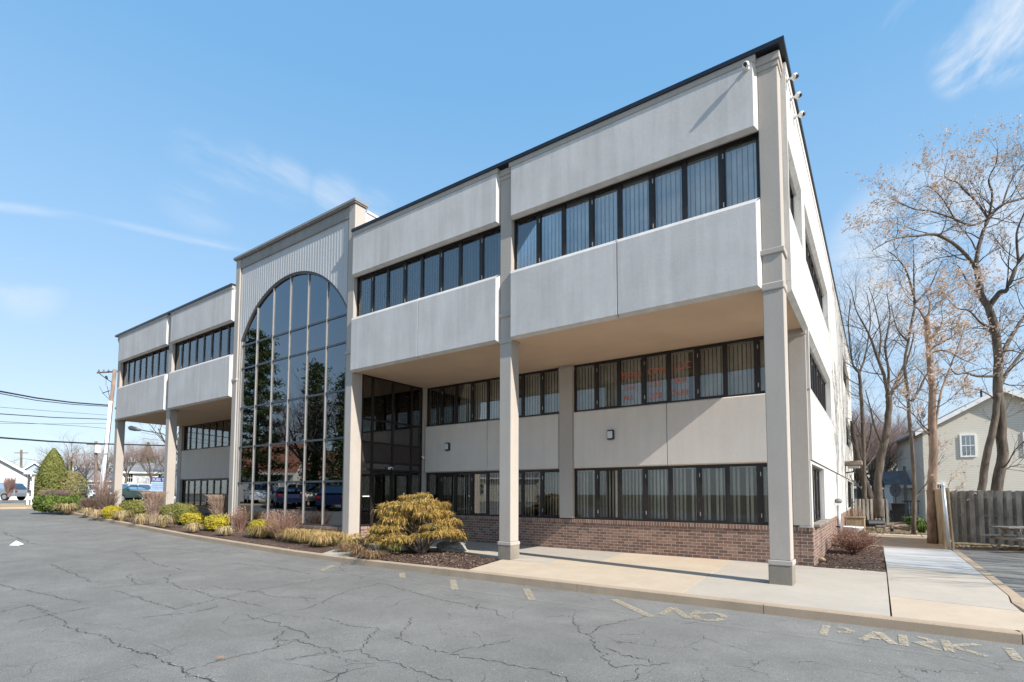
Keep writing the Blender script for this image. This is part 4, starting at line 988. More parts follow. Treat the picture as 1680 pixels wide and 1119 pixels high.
guided('maple_tree', 'large forked bare tree with pale seed clusters rising behind the wooden fence', 'tree', [
 ([(1633,905),(1634,850),(1636,800),(1644,745),(1642,690),(1637,640),(1637,595),(1632,539),(1622,505),(1609,482),(1604,445),(1598,434)], .205, .10, .3, .5),
 ([(1604,905),(1608,850),(1612,790),(1622,735),(1632,690),(1637,645)], .145, .11, .0, .1),
 ([(1598,434),(1570,404),(1536,385),(1506,387),(1480,389),(1457,396),(1431,411)], .075, .012, (.3,-1.5), 1.7),
 ([(1600,440),(1607,400),(1622,359),(1645,336),(1680,325),(1720,318)], .09, .03, (.3,1.2), 1.7),
 ([(1622,359),(1592,370),(1566,359),(1529,347),(1500,343),(1472,332),(1450,338)], .05, .01, (.8,-1.0), 2.0),
 ([(1622,359),(1600,329),(1580,310),(1570,299),(1550,290),(1555,261)], .05, .01, (.8,1.8), 2.2),
 ([(1622,359),(1628,320),(1622,295),(1634,268),(1637,243)], .05, .01, (.8,0), 2.2),
 ([(1566,359),(1545,325),(1520,305),(1500,318)], .03, .008, (.3,-.6), 2.4),
 ([(1622,505),(1640,480),(1652,475),(1671,430),(1700,400),(1740,370)], .11, .03, (.3,-1.2), 1.5),
 ([(1671,430),(1668,385),(1680,350),(1700,310)], .05, .012, (-.6,-1.2), 2.2),
 ([(1645,336),(1655,305),(1670,280),(1690,262)], .04, .01, (.9,1.6), 2.4),
 ([(1637,595),(1655,560),(1680,520),(1715,480)], .10, .03, (.3,1.0), 1.4),
 ([(1634,617),(1604,617),(1585,612),(1570,614),(1560,606)], .06, .02, (.2,-1.2), 1.6),
 ([(1637,640),(1650,615),(1662,598),(1690,560)], .10, .04, (.3,1.5), 1.2),
 ([(1632,539),(1610,530),(1590,510),(1570,505),(1545,480)], .05, .01, (.2,-1.6), 1.8),
 ([(1637,580),(1660,575),(1690,585)], .04, .01, (.2,-.6), 2.0),
 ([(1609,482),(1590,468),(1575,440),(1560,430)], .04, .01, (.1,.9), 2.0),
], D5, BARK1, TWD, 5, 1.5, 1.5, 3, seeds=SEED, seedn=42, clumpsz=.046)
guided('stripped_tree', 'reddish peeling trunk with leaning side stem, left of the metal fence post', 'tree', [
 ([(1530,892),(1529,830),(1530,780),(1532,735),(1529,700),(1530,640),(1526,600),(1523,560),(1520,520)], .15, .08, 0, .5),
 ([(1534,706),(1538,675),(1545,640),(1560,600),(1575,560),(1584,530)], .05, .015, .5, 1.6),
 ([(1530,640),(1515,615),(1500,600)], .03, .01, -.6, 2),
 ([(1524,565),(1540,540),(1565,520),(1590,515)], .05, .012, .7, 2.2),
 ([(1521,530),(1505,505),(1490,500)], .04, .012, -.6, 2.4),
 ([(1521,525),(1526,500),(1520,485)], .05, .015, .2, 2.6),
 ([(1524,580),(1550,575),(1580,590),(1605,600)], .03, .008, -.8, 2.2),
], 17.4, BARK2, TWM, 6, 1.1, 1.7, 3, seeds=SEED, seedn=60, clumpsz=.042)
guided('slender_tree', 'slender straight bare tree rooted in the leaf litter before the yard', 'tree', [
 ([(1499,876),(1500,800),(1497,740),(1492,690),(1489,640),(1484,600),(1490,560),(1502,497)], .088, .045, 0, .6),
 ([(1496,658),(1508,640),(1520,615),(1540,590)], .06, .02, .6, 1.4),
 ([(1502,497),(1487,445),(1468,420),(1455,412)], .045, .01, -.8, 2.0),
 ([(1500,500),(1499,440),(1499,400)], .04, .01, .4, 2.0),
 ([(1502,497),(1520,478),(1529,464),(1545,430),(1555,425)], .04, .01, .8, 2.0),
 ([(1490,560),(1472,540),(1462,500)], .04, .01, .8, 2.0),
], 20.3, BARK1, TWM, 7, 1.4, 1.6, 3, seeds=SEED, seedn=2, clumpsz=.04)
guided('forked_tree', 'thick dark trunk leaning right, forked, behind the small wooden fence', 'tree', [
 ([(1443,850),(1441,820),(1441,780),(1448,740),(1455,700),(1459,665),(1457,648)], .20, .13, 0, .4),
 ([(1457,648),(1450,615),(1441,590),(1432,565),(1424,545),(1410,520)], .10, .03, -1, 1.4),
 ([(1458,652),(1470,630),(1480,606),(1492,580),(1500,545)], .10, .03, 1.2, 1.4),
 ([(1455,650),(1458,610),(1452,570),(1460,520),(1455,480)], .08, .02, .3, 1.5),
 ([(1449,735),(1435,700),(1428,670),(1420,640)], .05, .02, -1, 1.3),
 ([(1441,590),(1445,550),(1435,500),(1425,470)], .05, .012, .6, 1.8),
 ([(1424,545),(1405,510),(1398,480),(1390,465)], .04, .01, -.5, 1.8),
], 25.5, BARK1, TWM, 8, 2.1, 1.5, 3)
guided('thin_tree', 'thin pale trunk with a high fork nearest the building corner', 'tree', [
 ([(1420,850),(1418,800),(1417,740),(1415,690),(1412,640),(1410,612)], .11, .075, 0, .7),
 ([(1410,612),(1400,600),(1395,570),(1392,530),(1396,490)], .06, .02, -.6, 1.8),
 ([(1410,612),(1418,590),(1424,560),(1428,520),(1422,480)], .06, .02, .8, 1.8),
 ([(1413,650),(1400,648),(1392,640)], .03, .01, -.4, 1.6),
], 27, BARK1, TWM, 9, 2.0, 1.6, 3)
guided('stout_tree', 'short stout dark trunk partly hidden by the building corner', 'tree', [
 ([(1436,850),(1425,810),(1412,770),(1402,730),(1398,690)], .24, .10, 0, .8),
 ([(1412,770),(1424,735),(1430,700)], .10, .04, .8, 1.2),
], 29, bark('bark_dark', (.04,.033,.028), (.11,.09,.075)), TWD, 10, 1.6, 1.4, 2)
# generic bare trees: three grown once, then copied
def bare(name, label, h, seed, twm, spread=.75, up=.35, lvl=5, n=3, group=None, cat='tree'):
    r = random.Random(seed); t = thing(name, label, cat, (0,0,0), group); wood = MB(); tw = MB()
    tr = [Vector((0,0,-.2)), Vector((.05,.02,h*.16)), Vector((.0,.08,h*.30))]
    wood.tube(tr, [h*.022,h*.017,h*.015], 8)
    for k in range(5):
        a = 6.28*k/5+r.uniform(-.4,.4); dd = Vector((math.cos(a)*spread, math.sin(a)*spread, 1)).normalized()
        twigtree(tw, tr[2]-Vector((0,0,r.uniform(0,h*.06))), dd, h*.30, h*.009, lvl, r, up, spread, n, wood)
    twigtree(tw, tr[2], Vector((0,0,1)), h*.33, h*.010, lvl, r, up, spread, n, wood)
    wood.build('trunk', BARK1, t, True); tw.build('crown', twm, t); return t
GB = 'reddish bare trees in the thicket behind the yards'
def put(proto, px, py, d, sc, label=None, first=False, rz=None, group=None):
    p = at(px, py, d)
    if first: proto.location = p; proto.scale = (sc,)*3; proto.rotation_euler = (0,0,rz or 0)
    else: proto = dup(proto, p, rz if rz is not None else rnd.uniform(0,6.28), sc, label, group)
    if label: proto['label'] = label
    return proto
bA = bare('bare_tree', 'bare reddish tree in the thicket behind the small wooden fence', 9, 101, TWP, .85, .30, 5, 3, GB)
bB = bare('bare_tree', 'bare reddish tree in the thicket behind the small wooden fence', 9, 102, TWP, .6, .45, 5, 3, GB)
bC = bare('bare_tree', 'tall grey bare tree standing far behind the left end of the hedge', 9, 103, TWM, .9, .3, 4, 3)
put(bA, 1410, 845, 42, 1.15, first=True); put(bB, 1440, 845, 46, 1.25, first=True)
for i, (px, d, sc) in enumerate(((1385,50,1.3),(1395,38,.85),(1425,52,1.3),(1455,44,.95),(1470,55,1.35),(1478,48,1.1),(1500,60,1.3),(1420,36,.75),(1448,60,1.5),(1402,60,1.5),(1515,70,1.35),(1490,42,.8),(1436,40,.9),(1462,50,1.2))):
    put(bA if i % 2 else bB, px, 846, d, sc)

# a bare tree beyond the right edge: its branches shade the new slab and the side lot
bD = bare('bare_tree', 'bare tree on the far side of the side lot, beyond the picnic table', 10, 104, TWM, .8, .4, 4, 3)
bD.location = (10.2, 3.0, -.1); bD.scale = (1.0,1.0,1.0)
dup(bD, (11.5, 6.6, -.1), 1.2, 1.05, 'second bare tree on the far side of the side lot, farther back')
dup(bD, (12.0, 11.0, -.1), 2.2, .95, 'third bare tree on the far side of the side lot, nearest the long fence')
# ------------------------------------------------------------------ houses, cars, fences, poles
def rotz(o, a, sc=None): o.rotation_euler = (0,0,a); return o
def siding(name, col, pitch=.11):
    m, nt, b = newmat(name); tc = nt.nodes.new('ShaderNodeTexCoord'); sp = nt.nodes.new('ShaderNodeSeparateXYZ'); L(nt, tc.outputs['Object'], sp.inputs[0])
    mt = N(nt, 'ShaderNodeMath', operation='MULTIPLY'); L(nt, sp.outputs[2], mt.inputs[0]); mt.inputs[1].default_value = 1/pitch
    fr = N(nt, 'ShaderNodeMath', operation='FRACT'); L(nt, mt.outputs[0], fr.inputs[0])
    c = ramp(nt, fr.outputs[0], [(0,tuple(x*.72 for x in col)),(.10,tuple(x*.72 for x in col)),(.16,col),(1,col)])
    c = mixc(nt, 1.0, c, ramp(nt, noise(nt, mapped(nt), .8, 5), [(.3,(.97,.97,.97)),(.7,(1.02,1.02,1.02))]), 'MULTIPLY')
    L(nt, c, b.inputs['Base Color']); b.inputs['Roughness'].default_value = .7; bump(nt, b, fr.outputs[0], .5, .02); return m
SID_BE = siding('siding_beige', (.68,.635,.55), .14); SID_W = siding('siding_white', (.75,.75,.74)); SID_B = siding('siding_blue', (.42,.50,.58)); SID_G = siding('siding_green', (.46,.48,.42))
ROOFG = plain('roof_grey', (.20,.20,.21), .95, 0, .25, 2, .3); ROOFO = plain('roof_rust', (.30,.12,.07), .9, 0, .25, 2); ROOFGR = plain('roof_greygreen', (.26,.28,.25), .95, 0, .15, 1.5)
BRICKH = plain('house_brick', (.34,.15,.09), .9, 0, .25, 5)
WPANE = glass('house_pane', (.12,.13,.15), .25)
def house(label, p, yaw, w, d, eave, ridge, wallm, roofm, wins=(), axis='x', over=.35, chim=False, trim=WHITEP, cat='house', group=None, name='house', base=-.4):
    """front face towards local -y; axis='x' ridge along x, 'y' gable facing front"""
    t = thing(name, label, cat, p, group); org = t.location.copy(); t.location = (0,0,0)
    mb = MB()
    if axis == 'x':
        mb.box(-w/2, w/2, 0, d, base, eave)
        for x in (-w/2, w/2-.02): mb.add([(x,0,eave),(x+.02,0,eave),(x+.02,d,eave),(x,d,eave),(x,d/2,ridge),(x+.02,d/2,ridge)], [(0,4,3),(1,2,5),(0,1,5,4),(3,4,5,2)])
        rf = MB(); th = .14; s = (ridge-eave)/(d/2)
        for sg in (0, 1):
            y0 = -over if sg == 0 else d+over; z0 = eave-over*s
            rf.add([(-w/2-over,y0,z0),(w/2+over,y0,z0),(w/2+over,d/2,ridge),(-w/2-over,d/2,ridge),(-w/2-over,y0,z0+th),(w/2+over,y0,z0+th),(w/2+over,d/2,ridge+th),(-w/2-over,d/2,ridge+th)],
                   [(0,3,2,1),(4,5,6,7),(0,1,5,4),(1,2,6,5),(3,0,4,7),(2,3,7,6)])
    else:
        mb.add([(-w/2,0,base),(w/2,0,base),(w/2,0,eave),(0,0,ridge),(-w/2,0,eave),(-w/2,d,base),(w/2,d,base),(w/2,d,eave),(0,d,ridge),(-w/2,d,eave)],
               [(0,1,2,3,4),(9,8,7,6,5),(0,5,6,1),(1,6,7,2),(2,7,8,3),(3,8,9,4),(4,9,5,0)])
        rf = MB(); th = .14; s = (ridge-eave)/(w/2)
        for sg in (-1, 1):
            x0 = sg*(w/2+over); z0 = eave-over*s
            rf.add([(x0,-over,z0),(0,-over,ridge),(0,d+over,ridge),(x0,d+over,z0),(x0,-over,z0+th),(0,-over,ridge+th),(0,d+over,ridge+th),(x0,d+over,z0+th)],
                   [(0,1,2,3),(7,6,5,4),(0,4,5,1),(3,2,6,7),(0,3,7,4),(1,5,6,2)])
    mb.build('wall', wallm, t); ro = rf.build('roof', roofm, t)
    tb = MB()
    if axis == 'y':
        for sg in (-1, 1):
            x0 = sg*(w/2+over); z0 = eave-over*s
            tb.add([(x0,-over-.03,z0-.12),(0,-over-.03,ridge-.12),(0,-over-.03,ridge+th+.02),(x0,-over-.03,z0+th+.02),(x0,-over+.02,z0-.12),(0,-over+.02,ridge-.12),(0,-over+.02,ridge+th+.02),(x0,-over+.02,z0+th+.02)],
                   [(0,1,2,3),(7,6,5,4),(0,4,5,1),(3,2,6,7),(0,3,7,4),(1,5,6,2)])
    else: tb.box(-w/2-over, w/2+over, -over-.05, -over, eave-over*s-.06, eave-over*s+.15)
    tb.build('fascia', trim, ro)
    for (x, z, ww, hh) in wins:
        f = MB(); e = .09
        for a in ((x-ww/2-e,x+ww/2+e,z-hh/2-e,z-hh/2),(x-ww/2-e,x+ww/2+e,z+hh/2,z+hh/2+e),(x-ww/2-e,x-ww/2,z-hh/2,z+hh/2),(x+ww/2,x+ww/2+e,z-hh/2,z+hh/2)): f.box(a[0],a[1],-.07,.0,a[2],a[3])
        f.box(x-ww/2,x+ww/2,-.06,-.02,z-.025,z+.025)
        fo = f.build('window', trim, t); g = MB()
        for i in range(1,3): f2 = x-ww/2+ww*i/3; g.box(f2-.012,f2+.012,-.045,-.035,z-hh/2,z+hh/2)
        g.build('grille', trim, fo)
        g = MB(); g.box(x-ww/2,x+ww/2,-.03,-.02,z-hh/2,z+hh/2); g.build('pane', WPANE, fo)
        g = MB(); g.box(x-ww/2,x+ww/2,-.012,-.006,z-hh/2,z+hh/2); g.build('dark_room', INTER, fo)
    if chim: c = MB(); c.box(-.3,.3,d*.5-.3,d*.5+.3,ridge-.4,ridge+.8); c.build('chimney', BRICKH, ro)
    t.location = org; t.rotation_euler = (0,0,yaw); return t
CAMYAW = YAW
# right: beige gable house, turned towards the street; sizes surveyed on its front plane
def onfront(p, yaw, px, py):
    n = Vector((math.sin(yaw), -math.cos(yaw), 0)); r_ = ray(px, py); k = (Vector(p)-CP).dot(n)/r_.dot(n); q = CP+r_*k-Vector(p)
    return q.x*math.cos(yaw)+q.y*math.sin(yaw), q.z
p = at(1649, 809, 31); p.z = -.1; yw = CAMYAW-R(27)
xl, zl = onfront(p, yw, 1513, 706); _, zr = onfront(p, yw, 1649, 640)
x1, z1 = onfront(p, yw, 1588, 731); x2, z2 = onfront(p, yw, 1543, 802); xa, za_ = onfront(p, yw, 1574, 713); xb, zb_ = onfront(p, yw, 1602, 749)
house('two storey beige clapboard house with a wide gable, behind the wooden fence', p, yw, -2*xl, 8, zl, zr, SID_BE, ROOFG,
      [(x1, z1, xb-xa-.15, za_-zb_-.15), (x2, z2, .42, .55), (onfront(p, yw, 1693, 729)[0], z1, xb-xa-.15, za_-zb_-.15)], 'y', .45)
vp = MB(); q = at(1610, 650, 34); vp.tube([q+Vector((0,0,-1.2)), q+Vector((0,0,.45))], .06, 8); solo(vp, 'vent_pipe', DARKCAP, 'black vent pipe standing on the beige house roof', 'pipe')
# small grey-green roofed house with porch
p = at(1462, 809, 46); p.z = -.1
house('low house with a broad grey-green roof beyond the small wooden fence', p, CAMYAW-R(25), 8, 7, 2.6, 4.9, SID_G, ROOFGR, [(-1.0,1.6,.9,1.2)], 'x', .4)
p = at(1502, 809, 36); p.z = -.1
house('white porch wing with a shallow grey roof left of the beige house', p, CAMYAW-R(25), 2.6, 2.5, 2.55, 3.3, SID_W, ROOFG, [(.1,1.45,.6,.95)], 'x', .5)
t = thing('porch_railing', 'dark porch railing and post in front of the white wing', 'railing', at(1495,845,34)); mb = MB()
for k in range(9): q = at(1482+k*4.2, 845, 34); mb.tube([q, q+Vector((0,0,.9))], .02, 4)
mb.build('baluster', GREYBAR, t); mb = MB(); a, b = at(1480,809,34), at(1517,809,34); za = at(1482,845,34).z+.9; a.z = b.z = za; mb.tube([a, b], .035, 4); mb.build('rail', GREYBAR, t)
mb = MB(); q = at(1487,848,34); mb.box(q.x-.08,q.x+.08,q.y-.08,q.y+.08,q.z,q.z+3.3); mb.build('post', GREYBAR, t)
t = thing('satellite_dish', 'dark oval satellite dish by the porch corner', 'dish', at(1469,830,35)); c = at(1469,804,35); mb = MB(); f = (CP-c).normalized()
u = Vector((0,0,1)); v = u.cross(f).normalized(); o = len(mb.v); mb.v.append(tuple(c-f*.1))
for j in range(16): a = 6.283*j/16; mb.v.append(tuple(c+v*.32*math.cos(a)+u*.48*math.sin(a)))
mb.f += [(0,1+j,1+(j+1)%16) for j in range(16)]; mb.build('dish', plain('dish_grey',(.16,.17,.18),.5), t); mb = MB(); mb.tube([c-f*.1, Vector((c.x,c.y,-.1))], .03, 6); mb.build('mast', GREYBAR, t)
# left houses
p = at(-14, 809, 52); p.z = .75
def hl(py, d, z): return 1.6+(811.5-py)/FPX*d-z
house('white gabled house with brown windows at the far left edge', p, CAMYAW+.72, 6.0, 7, hl(784,52,.75), hl(750,52,.75), SID_W, ROOFG, [(.75,1.2,.5,1.0),(1.95,1.2,.7,1.15)], 'y', .45, trim=WHITEP)
p = at(56, 809, 80); p.z = .8
house('distant blue and white two storey house beside the cone shaped evergreen', p, CAMYAW+.3, 4.5, 7, 3.6, 5.4, SID_B, ROOFG, [(-1.0,2.6,.6,1.1),(.6,2.6,.6,1.1)], 'y', .3)
p = at(36, 809, 95); p.z = .8
house('distant small tan house between the white house and directory sign', p, CAMYAW, 6, 7, 3.0, 4.8, plain('tan_wall',(.5,.42,.33),.9), ROOFG, [(0,1.6,.9,1.1)], 'x', .3)
p = at(240, 809, 70); p.z = .7
house('white two storey house with a grey hipped roof seen between the end columns', p, CAMYAW+.5, 6.5, 7, 3.7, 5.0, SID_W, ROOFG, [(-1.9,2.9,.7,1.1),(1.6,2.9,.7,1.1)], 'x', .4)
p = at(150, 809, 78); p.z = .8
house('low cream house half hidden by bare branches behind the white car', p, CAMYAW, 9, 7, 2.7, 4.6, plain('cream_wall',(.6,.55,.48),.9), ROOFG, [(-2,1.5,.9,1.1),(2,1.5,.9,1.1)], 'x', .4)
p = at(285, 809, 85); p.z = .7
house('far grey roofed house behind the second column', p, CAMYAW, 9, 7, 3.2, 5.2, SID_B, ROOFG, [(-2,1.5,.9,1.1)], 'x', .4)
# cars
TYRE = plain('tyre', (.018,.018,.018), .85); RIM = plain('rim', (.45,.45,.46), .3, .7); CGL = glass('car_glass', (.08,.09,.10), .3); LAMPR = plain('tail_lamp', (.35,.02,.02), .3); LAMPW = plain('head_lamp', (.7,.7,.7), .15)
def carpaint(n, c):
    m, nt, b = newmat(n); b.inputs['Base Color'].default_value = (*c,1); b.inputs['Roughness'].default_value = .35; b.inputs['Coat Weight'].default_value = .6; b.inputs['Metallic'].default_value = .15
    L(nt, ramp(nt, noise(nt, mapped(nt), 3, 4), [(.3,tuple(x*.9 for x in c)),(.7,c)]), b.inputs['Base Color']); return m
def car(label, p, yaw, paintm, suv=True, group='parked cars around the building'):
    t = thing('parked_car', label, 'car', p, group); t.location = (0,0,0); Lh, W = 2.3, .9; top = 1.66 if suv else 1.42
    prof = [(-2.3,.38),(-2.32,.75),(-2.15,.98),(-1.2,1.06),(1.75,1.08),(2.22,1.0),(2.3,.7),(2.28,.38)]
    if not suv: prof[4] = (1.5,1.0); prof[5] = (2.2,.96)
    def loft(pr, w0, w1, zr):                               # width tapers with height
        mb = MB(); n = len(pr)
        for s_, k in ((-1,0),(1,0)):
            for x, z in pr: u = (z-zr[0])/(zr[1]-zr[0]); mb.v.append((x, s_*(w0+(w1-w0)*u), z))
        mb.f = [tuple(range(n-1,-1,-1)), tuple(range(n,2*n))]+[(i,(i+1)%n,n+(i+1)%n,n+i) for i in range(n)]
        return mb
    def hull(): 
        mb = MB(); ws = (.0,)
        pr = prof; n = len(pr); sec = [(-.90,.0),(-.86,.06),(.86,.06),(.90,.0)]
        for y, ins in ((-.92,.07),(-.86,0),(.86,0),(.92,.07)):
            for x, z in pr: mb.v.append((x*(1-ins*.25), y, z-ins*.4 if z > .9 else z+ins*.3))
        for k in range(3):
            for i in range(n): a = k*n+i; b = k*n+(i+1)%n; mb.f.append((a,b,b+n,a+n))
        mb.f += [tuple(range(n-1,-1,-1)), tuple(range(3*n,4*n))]; return mb
    bo = hull().build('body', paintm, t)
    cab = [(-1.15,1.05),(-.45,top-.08),(-.2,top),(1.5 if suv else .8,top),(2.0 if suv else 1.65,1.07)]
    loft(cab, .84, .66, (1.05, top)).build('cabin', paintm, t)
    g = MB()
    for s_ in (-1, 1):
        def y(z): return s_*(.84+(.66-.84)*(z-1.05)/(top-1.05)+.012)
        for poly in ([(-.98,1.10),(-.36,top-.1),(.28,top-.1),(.28,1.10)], [(.36,1.10),(.36,top-.1),(1.35 if suv else .8,top-.1),(1.72 if suv else 1.4,1.12)]):
            g.add([(x, y(z), z) for x, z in poly], [(0,1,2,3)])
    g.add([(-1.13,-.76,1.10),(-.50,-.62,top-.08),(-.50,.62,top-.08),(-1.13,.76,1.10)], [(0,1,2,3)])
    xr = 2.01 if suv else 1.67; xt = 1.58 if suv else .92
    g.add([(xr-.02,-.74,1.14),(xt,-.62,top-.08),(xt,.62,top-.08),(xr-.02,.74,1.14)], [(0,3,2,1)])
    g.v = [(v[0]+(-.02 if v[0] < -.4 and abs(v[1]) < .8 and i >= 16 else (.03 if i >= 20 else 0)), v[1], v[2]) for i, v in enumerate(g.v)]
    g.build('windows', CGL, t)
    for x in (-1.42, 1.38):
        for s_ in (-1, 1):
            mb = MB(); mb.tube([(x, s_*.72, .34), (x, s_*.93, .34)], .34, 20); wh = mb.build('wheel', TYRE, t, False)
            mb = MB(); mb.tube([(x, s_*.925, .34), (x, s_*.945, .34)], .21, 12); mb.build('rim', RIM, wh)
    for s_ in (-1, 1):
        mb = MB(); mb.cbox(2.24, 2.33, s_*.74-.12, s_*.74+.12, .78, .95, .01); mb.build('tail_light', LAMPR, t)
        mb = MB(); mb.cbox(-2.35, -2.25, s_*.70-.16, s_*.70+.16, .68, .82, .01); mb.build('headlight', LAMPW, t)
        mb = MB(); mb.cbox(-.95, -.8, s_*.98-.1, s_*.98+.1, 1.05, 1.18, .02); mb.build('mirror', paintm, t)
    mb = MB(); mb.cbox(-2.36, -2.28, -.5, .5, .42, .66, .01); mb.build('grille', BLACKP, t)
    t.location = p; t.rotation_euler = (0,0,yaw); return t
CW = carpaint('paint_white', (.72,.73,.75)); CG = carpaint('paint_grey', (.24,.27,.30)); CB = carpaint('paint_blue', (.012,.022,.075)); CBB = carpaint('paint_bright_blue', (.02,.14,.45)); CT = carpaint('paint_tan', (.42,.35,.28)); CS = carpaint('paint_silver', (.50,.53,.55))
def gp(px, d): p = at(px, 812, d); p.z = H(p.x)+.0; return p
car('grey estate car seen side-on at the far left edge', gp(-2, 50), CAMYAW+.02, CG)
car('bright blue car behind the white directory sign posts', gp(40, 60), CAMYAW+.1, CBB, False)
car('white car parked beyond the green hedge', gp(122, 55), CAMYAW+.15, CW)
car('silver car with its windscreen visible between the end columns', gp(212, 50), CAMYAW+1.2, CS)
car('dark green shadowed car just right of the silver one', gp(206, 45), CAMYAW+1.5, carpaint('paint_dkgreen',(.03,.06,.05)), False)
p = at(1477, 845, 38); p.z = -.1; car('white car behind the black wheeled bin', p, CAMYAW+.9, CW)
# poles and wires
WOOD = bark('pole_wood', (.14,.10,.075), (.30,.22,.17), 5); WIRE = plain('wire', (.03,.03,.035), .6)
t = thing('utility_pole', 'tall wooden utility pole with crossarm and white riser, left of the building', 'utility pole', at(163,838,45)); 
a, b = at(163,840,45), at(188.5,606,45); mb = MB(); mb.tube([a, a.lerp(b,.5), b], [.20,.17,.14], 12); mb.build('pole', WOOD, t, True)
mb = MB(); mb.tube([at(164,842,44.6), at(181.5,658,44.7)], .13, 10); mb.build('riser_pipe', WHITEP, t, True)
mb = MB(); mb.tube([at(159,840,44.6), at(177,700,44.7)], .07, 8); mb.build('guard_pipe', WHITEP, t, True)
mb = MB(); p0, p1 = at(159,611.5,44.8), at(197,609,45.3); mb.tube([p0, p1], .075, 4); mb.build('crossarm', WOOD, t)
mb = MB()
for x in (162,170,178,186): q = at(x,610,45); mb.lathe([(.05,0),(.07,.08),(.04,.2)], q, 8)
mb.build('insulator', GREYBAR, t)
mb = MB(); mb.tube([at(163,613,45), at(174,621,45), at(183,627,45)], .03, 4); mb.tube([at(168,645,45), at(180,641,45)], .035, 4); mb.tube([at(169,645,45), at(182,658,45)], .02, 4); mb.tube([at(163,634,45), at(169,645,45)], .02, 4); mb.tube([at(176,634,45), at(180,654,45)], .02, 4); mb.tube([at(174,621,45), at(174,634,45)], .012, 4)
mb.tube([at(174,617,45), at(175.5,622,45)], .09, 8); mb.build('hardware', BLACKP, t)
def wire(pts, rad, lab, ds):
    mb = MB(); n = len(pts); mb.tube([at(x, y, ds[0]+(ds[1]-ds[0])*i/(n-1)) for i, (x, y) in enumerate(pts)], rad, 4)
    solo(mb, 'overhead_wire', WIRE, lab, 'overhead wire', 'overhead wires left of the building')
wire([(-120,621),(0,642),(60,653),(120,660.5),(181,665)], .05, 'thick highest cable sagging in from the left', (28,45))
wire([(-120,622),(0,645.5),(60,657),(120,663.5),(181,667)], .028, 'thin cable running just below the thick highest one', (28,45))
wire([(-120,660),(0,668),(90,675),(181,681.5)], .012, 'faint third cable down from the top', (30,45))
wire([(-120,675),(0,679),(90,685),(181,688)], .030, 'dark cable in the middle of the bundle', (30,45))
wire([(-120,688),(0,691.5),(60,695),(130,699),(181,703.5)], .014, 'thin drooping cable under the middle dark one', (30,45))
wire([(-120,694),(0,694.5),(90,695.5),(181,694.5)], .012, 'nearly level thin cable crossing the drooping one', (32,45))
wire([(-120,710),(0,718),(80,724),(160,728),(270,731),(330,731)], .055, 'lowest thick cable, passing behind the end columns', (30,52))
wire([(-60,757),(20,757),(36,752),(70,757),(120,762)], .02, 'far thin wire over the distant rooftops', (80,80))
def farpole(px, py0, py1, d, lab, tr=False):
    t = thing('utility_pole', lab, 'utility pole', at(px,py0,d)); mb = MB(); mb.tube([at(px,py0,d), at(px+1,py1,d)], .15, 8); mb.build('pole', WOOD, t)
    mb = MB(); q = at(px+1, py1+5, d); mb.tube([q-rt*1.1, q+rt*1.1], .06, 4); mb.build('crossarm', WOOD, t)
    if tr: mb = MB(); q = at(px+4, py1+13, d); mb.lathe([(.3,-.45),(.32,-.4),(.32,.4),(.2,.5)], q, 12); mb.build('transformer', WHITEP, t)
farpole(34, 812, 738, 85, 'distant thin utility pole above the white house')
farpole(156.5, 838, 724, 62, 'brown utility pole with a white transformer behind the white car', True)
t = thing('street_lamp', 'cobra-head street lamp seen beneath the soffit between the end columns', 'street lamp', at(276,812,48))
mb = MB(); mb.tube([at(276,815,48), at(275,718,48), at(268,712,48), at(231,705.5,48)], [.09,.06,.045,.04], 8); mb.build('pole', GREYBAR, t, True)
mb = MB(); c = at(221,704,48); mb.tube([at(211,701.5,48), at(214,702,48), at(222,704,48), at(231,705.5,48)], [.10,.22,.20,.08], 8); mb.build('lamp_head', GREYBAR, t, True)
# directory sign and blue sign
D6 = 33; t = thing('directory_sign', 'white post sign with dark tenant boards at the lot entrance', 'sign', at(48,832,D6)); S6 = D6/FPX
for x in (44.5, 51.5): mb = MB(); q = at(x,833,D6); mb.cbox(q.x-.055,q.x+.055,q.y-.055,q.y+.055,q.z-.2,q.z+56*S6,.01); mb.build('post', WHITEP, t)
a, b = at(46.5,780,D6), at(49.5,780,D6); u = (b-a).normalized(); nn = Vector((u.y,-u.x,0))
for k in range(7): 
    mb = MB(); z1 = a.z-k*4.0*S6; 
    for w_ in (0,): 
        vs = [a+nn*.02, b+nn*.02, b-nn*.02, a-nn*.02]; mb.add([(v.x,v.y,z1-3.0*S6) for v in vs]+[(v.x,v.y,z1) for v in vs], [(3,2,1,0),(4,5,6,7),(0,1,5,4),(1,2,6,5),(2,3,7,6),(3,0,4,7)])
    mb.build('tenant_board', plain('board_dark',(.06,.065,.08),.6), t)
mb = MB(); l, r_ = at(40,778,D6), at(57,778,D6); tp = at(48.5,773,D6); mb.add([l+nn*.12, r_+nn*.12, tp+nn*.12, l-nn*.12, r_-nn*.12, tp-nn*.12], [(0,1,2),(5,4,3),(0,3,4,1),(1,4,5,2),(2,5,3,0)]); mb.build('pediment', WHITEP, t)
D7 = 40; t = thing('blue_sign', 'blue and white roadside sign on posts, left of the second column', 'sign', at(262,835,D7))
a, b = at(247.5,809,D7), at(276,809,D7); u = (b-a).normalized(); nn = Vector((u.y,-u.x,0)); S7 = D7/FPX; zt = at(262,783,D7).z; zm = at(262,790.5,D7).z; zb = at(262,806,D7).z
def slabq(mb, a, b, z0, z1, th): vs = [a+nn*th, b+nn*th, b-nn*th, a-nn*th]; mb.add([(v.x,v.y,z0) for v in vs]+[(v.x,v.y,z1) for v in vs], [(3,2,1,0),(4,5,6,7),(0,1,5,4),(1,2,6,5),(2,3,7,6),(3,0,4,7)])
